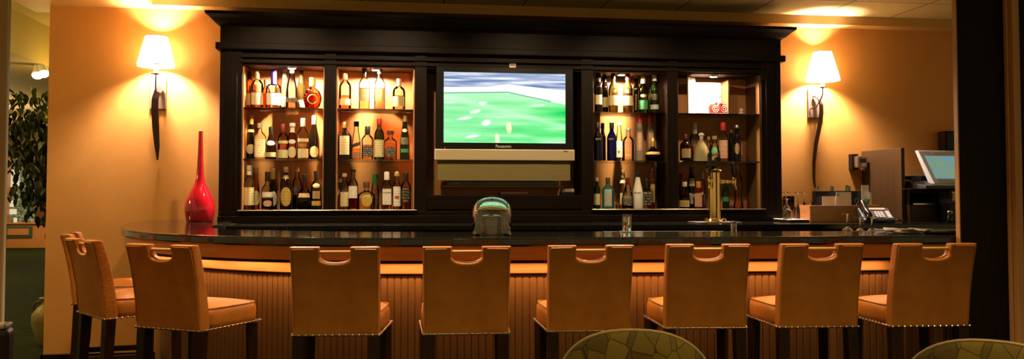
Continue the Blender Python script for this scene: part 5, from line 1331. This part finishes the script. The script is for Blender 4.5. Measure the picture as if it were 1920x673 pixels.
# unseen downlights added in front of the bar as fill on the stool backs
for x, y, e in ((-1.5, .9, 130), (.1, .9, 280), (1.75, 1.0, 270), (-.6, -.8, 170), (1.6, -.8, 170)):
    d = thing('downlight', 'unseen ceiling downlight added as fill for the room in front of the bar', 'ceiling light', (x, y, 2.689), 0, 'added fill downlights in front of the bar')
    MB().lathe([(.07, -.004), (.075, 0), (.05, 0)], seg=28).build('trim_ring', M['white'], d, smooth=True)
    light('downlight_lamp', 'SPOT', (0, 0, -.012), e, (1, .70, .38), d, spot_size=R(125), spot_blend=.8, shadow_soft_size=.05)
for x, y, e in ((-1.25, 3.95, 60), (-.2, 3.5, 60), (.85, 3.42, 60), (1.85, 3.38, 60)):
    d = thing('downlight', 'recessed ceiling downlight above the front edge of the bar', 'ceiling light', (x, y, 2.689), 0, 'downlights over the bar edge')
    MB().lathe([(.045, -.004), (.05, 0), (.03, 0)], seg=28).build('trim_ring', M['white'], d, smooth=True)
    light('downlight_lamp', 'SPOT', (0, 0, -.012), e * 2, (1, .70, .40), d, spot_size=R(80), spot_blend=.9, shadow_soft_size=.03)
for x, y, e in ((-.80, 5.42, 60), (.02, 5.38, 60), (1.0, 5.33, 45), (1.82, 5.28, 55), (2.75, 5.25, 12)):
    d = thing('downlight', 'recessed ceiling downlight over the aisle behind the bar', 'ceiling light', (x, y, 2.689), 0, 'downlights over the bar aisle')
    MB().lathe([(.045, -.004), (.05, 0), (.03, 0)], seg=28).build('trim_ring', M['white'], d, smooth=True)
    light('downlight_lamp', 'SPOT', (0, 0, -.012), e, (1, .72, .42), d, spot_size=R(100), spot_blend=.8, shadow_soft_size=.03, rot=(R(34), 0, 0))
# corridor: unseen fill points added to brighten its ceiling and shop front
for x, y, z, e, c in ((-2.95, 7.7, 2.62, 20, (1, .70, .20)), (-3.25, 9.6, 2.3, 22, (1, .66, .20)), (-5.2, 8.0, 2.2, 70, (1, .68, .20)), (-6.2, 13.0, 2.0, 90, (1, .70, .30)), (-7.4, 18.9, 2.2, 160, (1, .66, .30)), (-4.2, 5.6, 2.1, 45, (1, .68, .20))):
    light('corridor_fill', 'POINT', (x, y, z), e, c, None, shadow_soft_size=.15)
w = bpy.data.worlds.new('dim_room'); sc.world = w; w.use_nodes = True
bg = w.node_tree.nodes['Background']; bg.inputs['Color'].default_value = (1.0, .70, .30, 1); bg.inputs['Strength'].default_value = .26

cam = bpy.data.cameras.new('camera'); co = bpy.data.objects.new('camera', cam); COL.objects.link(co)
co.location = (0, 0, EYE); co.rotation_euler = (R(90) + PITCH, 0, -YAW)
cam.sensor_width = 36; cam.lens = 36 * F / 1920; cam.shift_y = (VP_Y - 336.5) / 1920; cam.clip_start = .05
sc.camera = co
vs = sc.view_settings; vs.view_transform = 'Standard'; vs.look = 'None'; vs.exposure = .55; vs.gamma = 1; vs.use_curve_mapping = False
cy = sc.cycles
cy.max_bounces = 10; cy.diffuse_bounces = 4; cy.glossy_bounces = 4; cy.transmission_bounces = 6; cy.transparent_max_bounces = 32
cy.caustics_reflective = False; cy.caustics_refractive = False; cy.sample_clamp_indirect = 4; cy.sample_clamp_direct = 0
cy.use_denoising = True
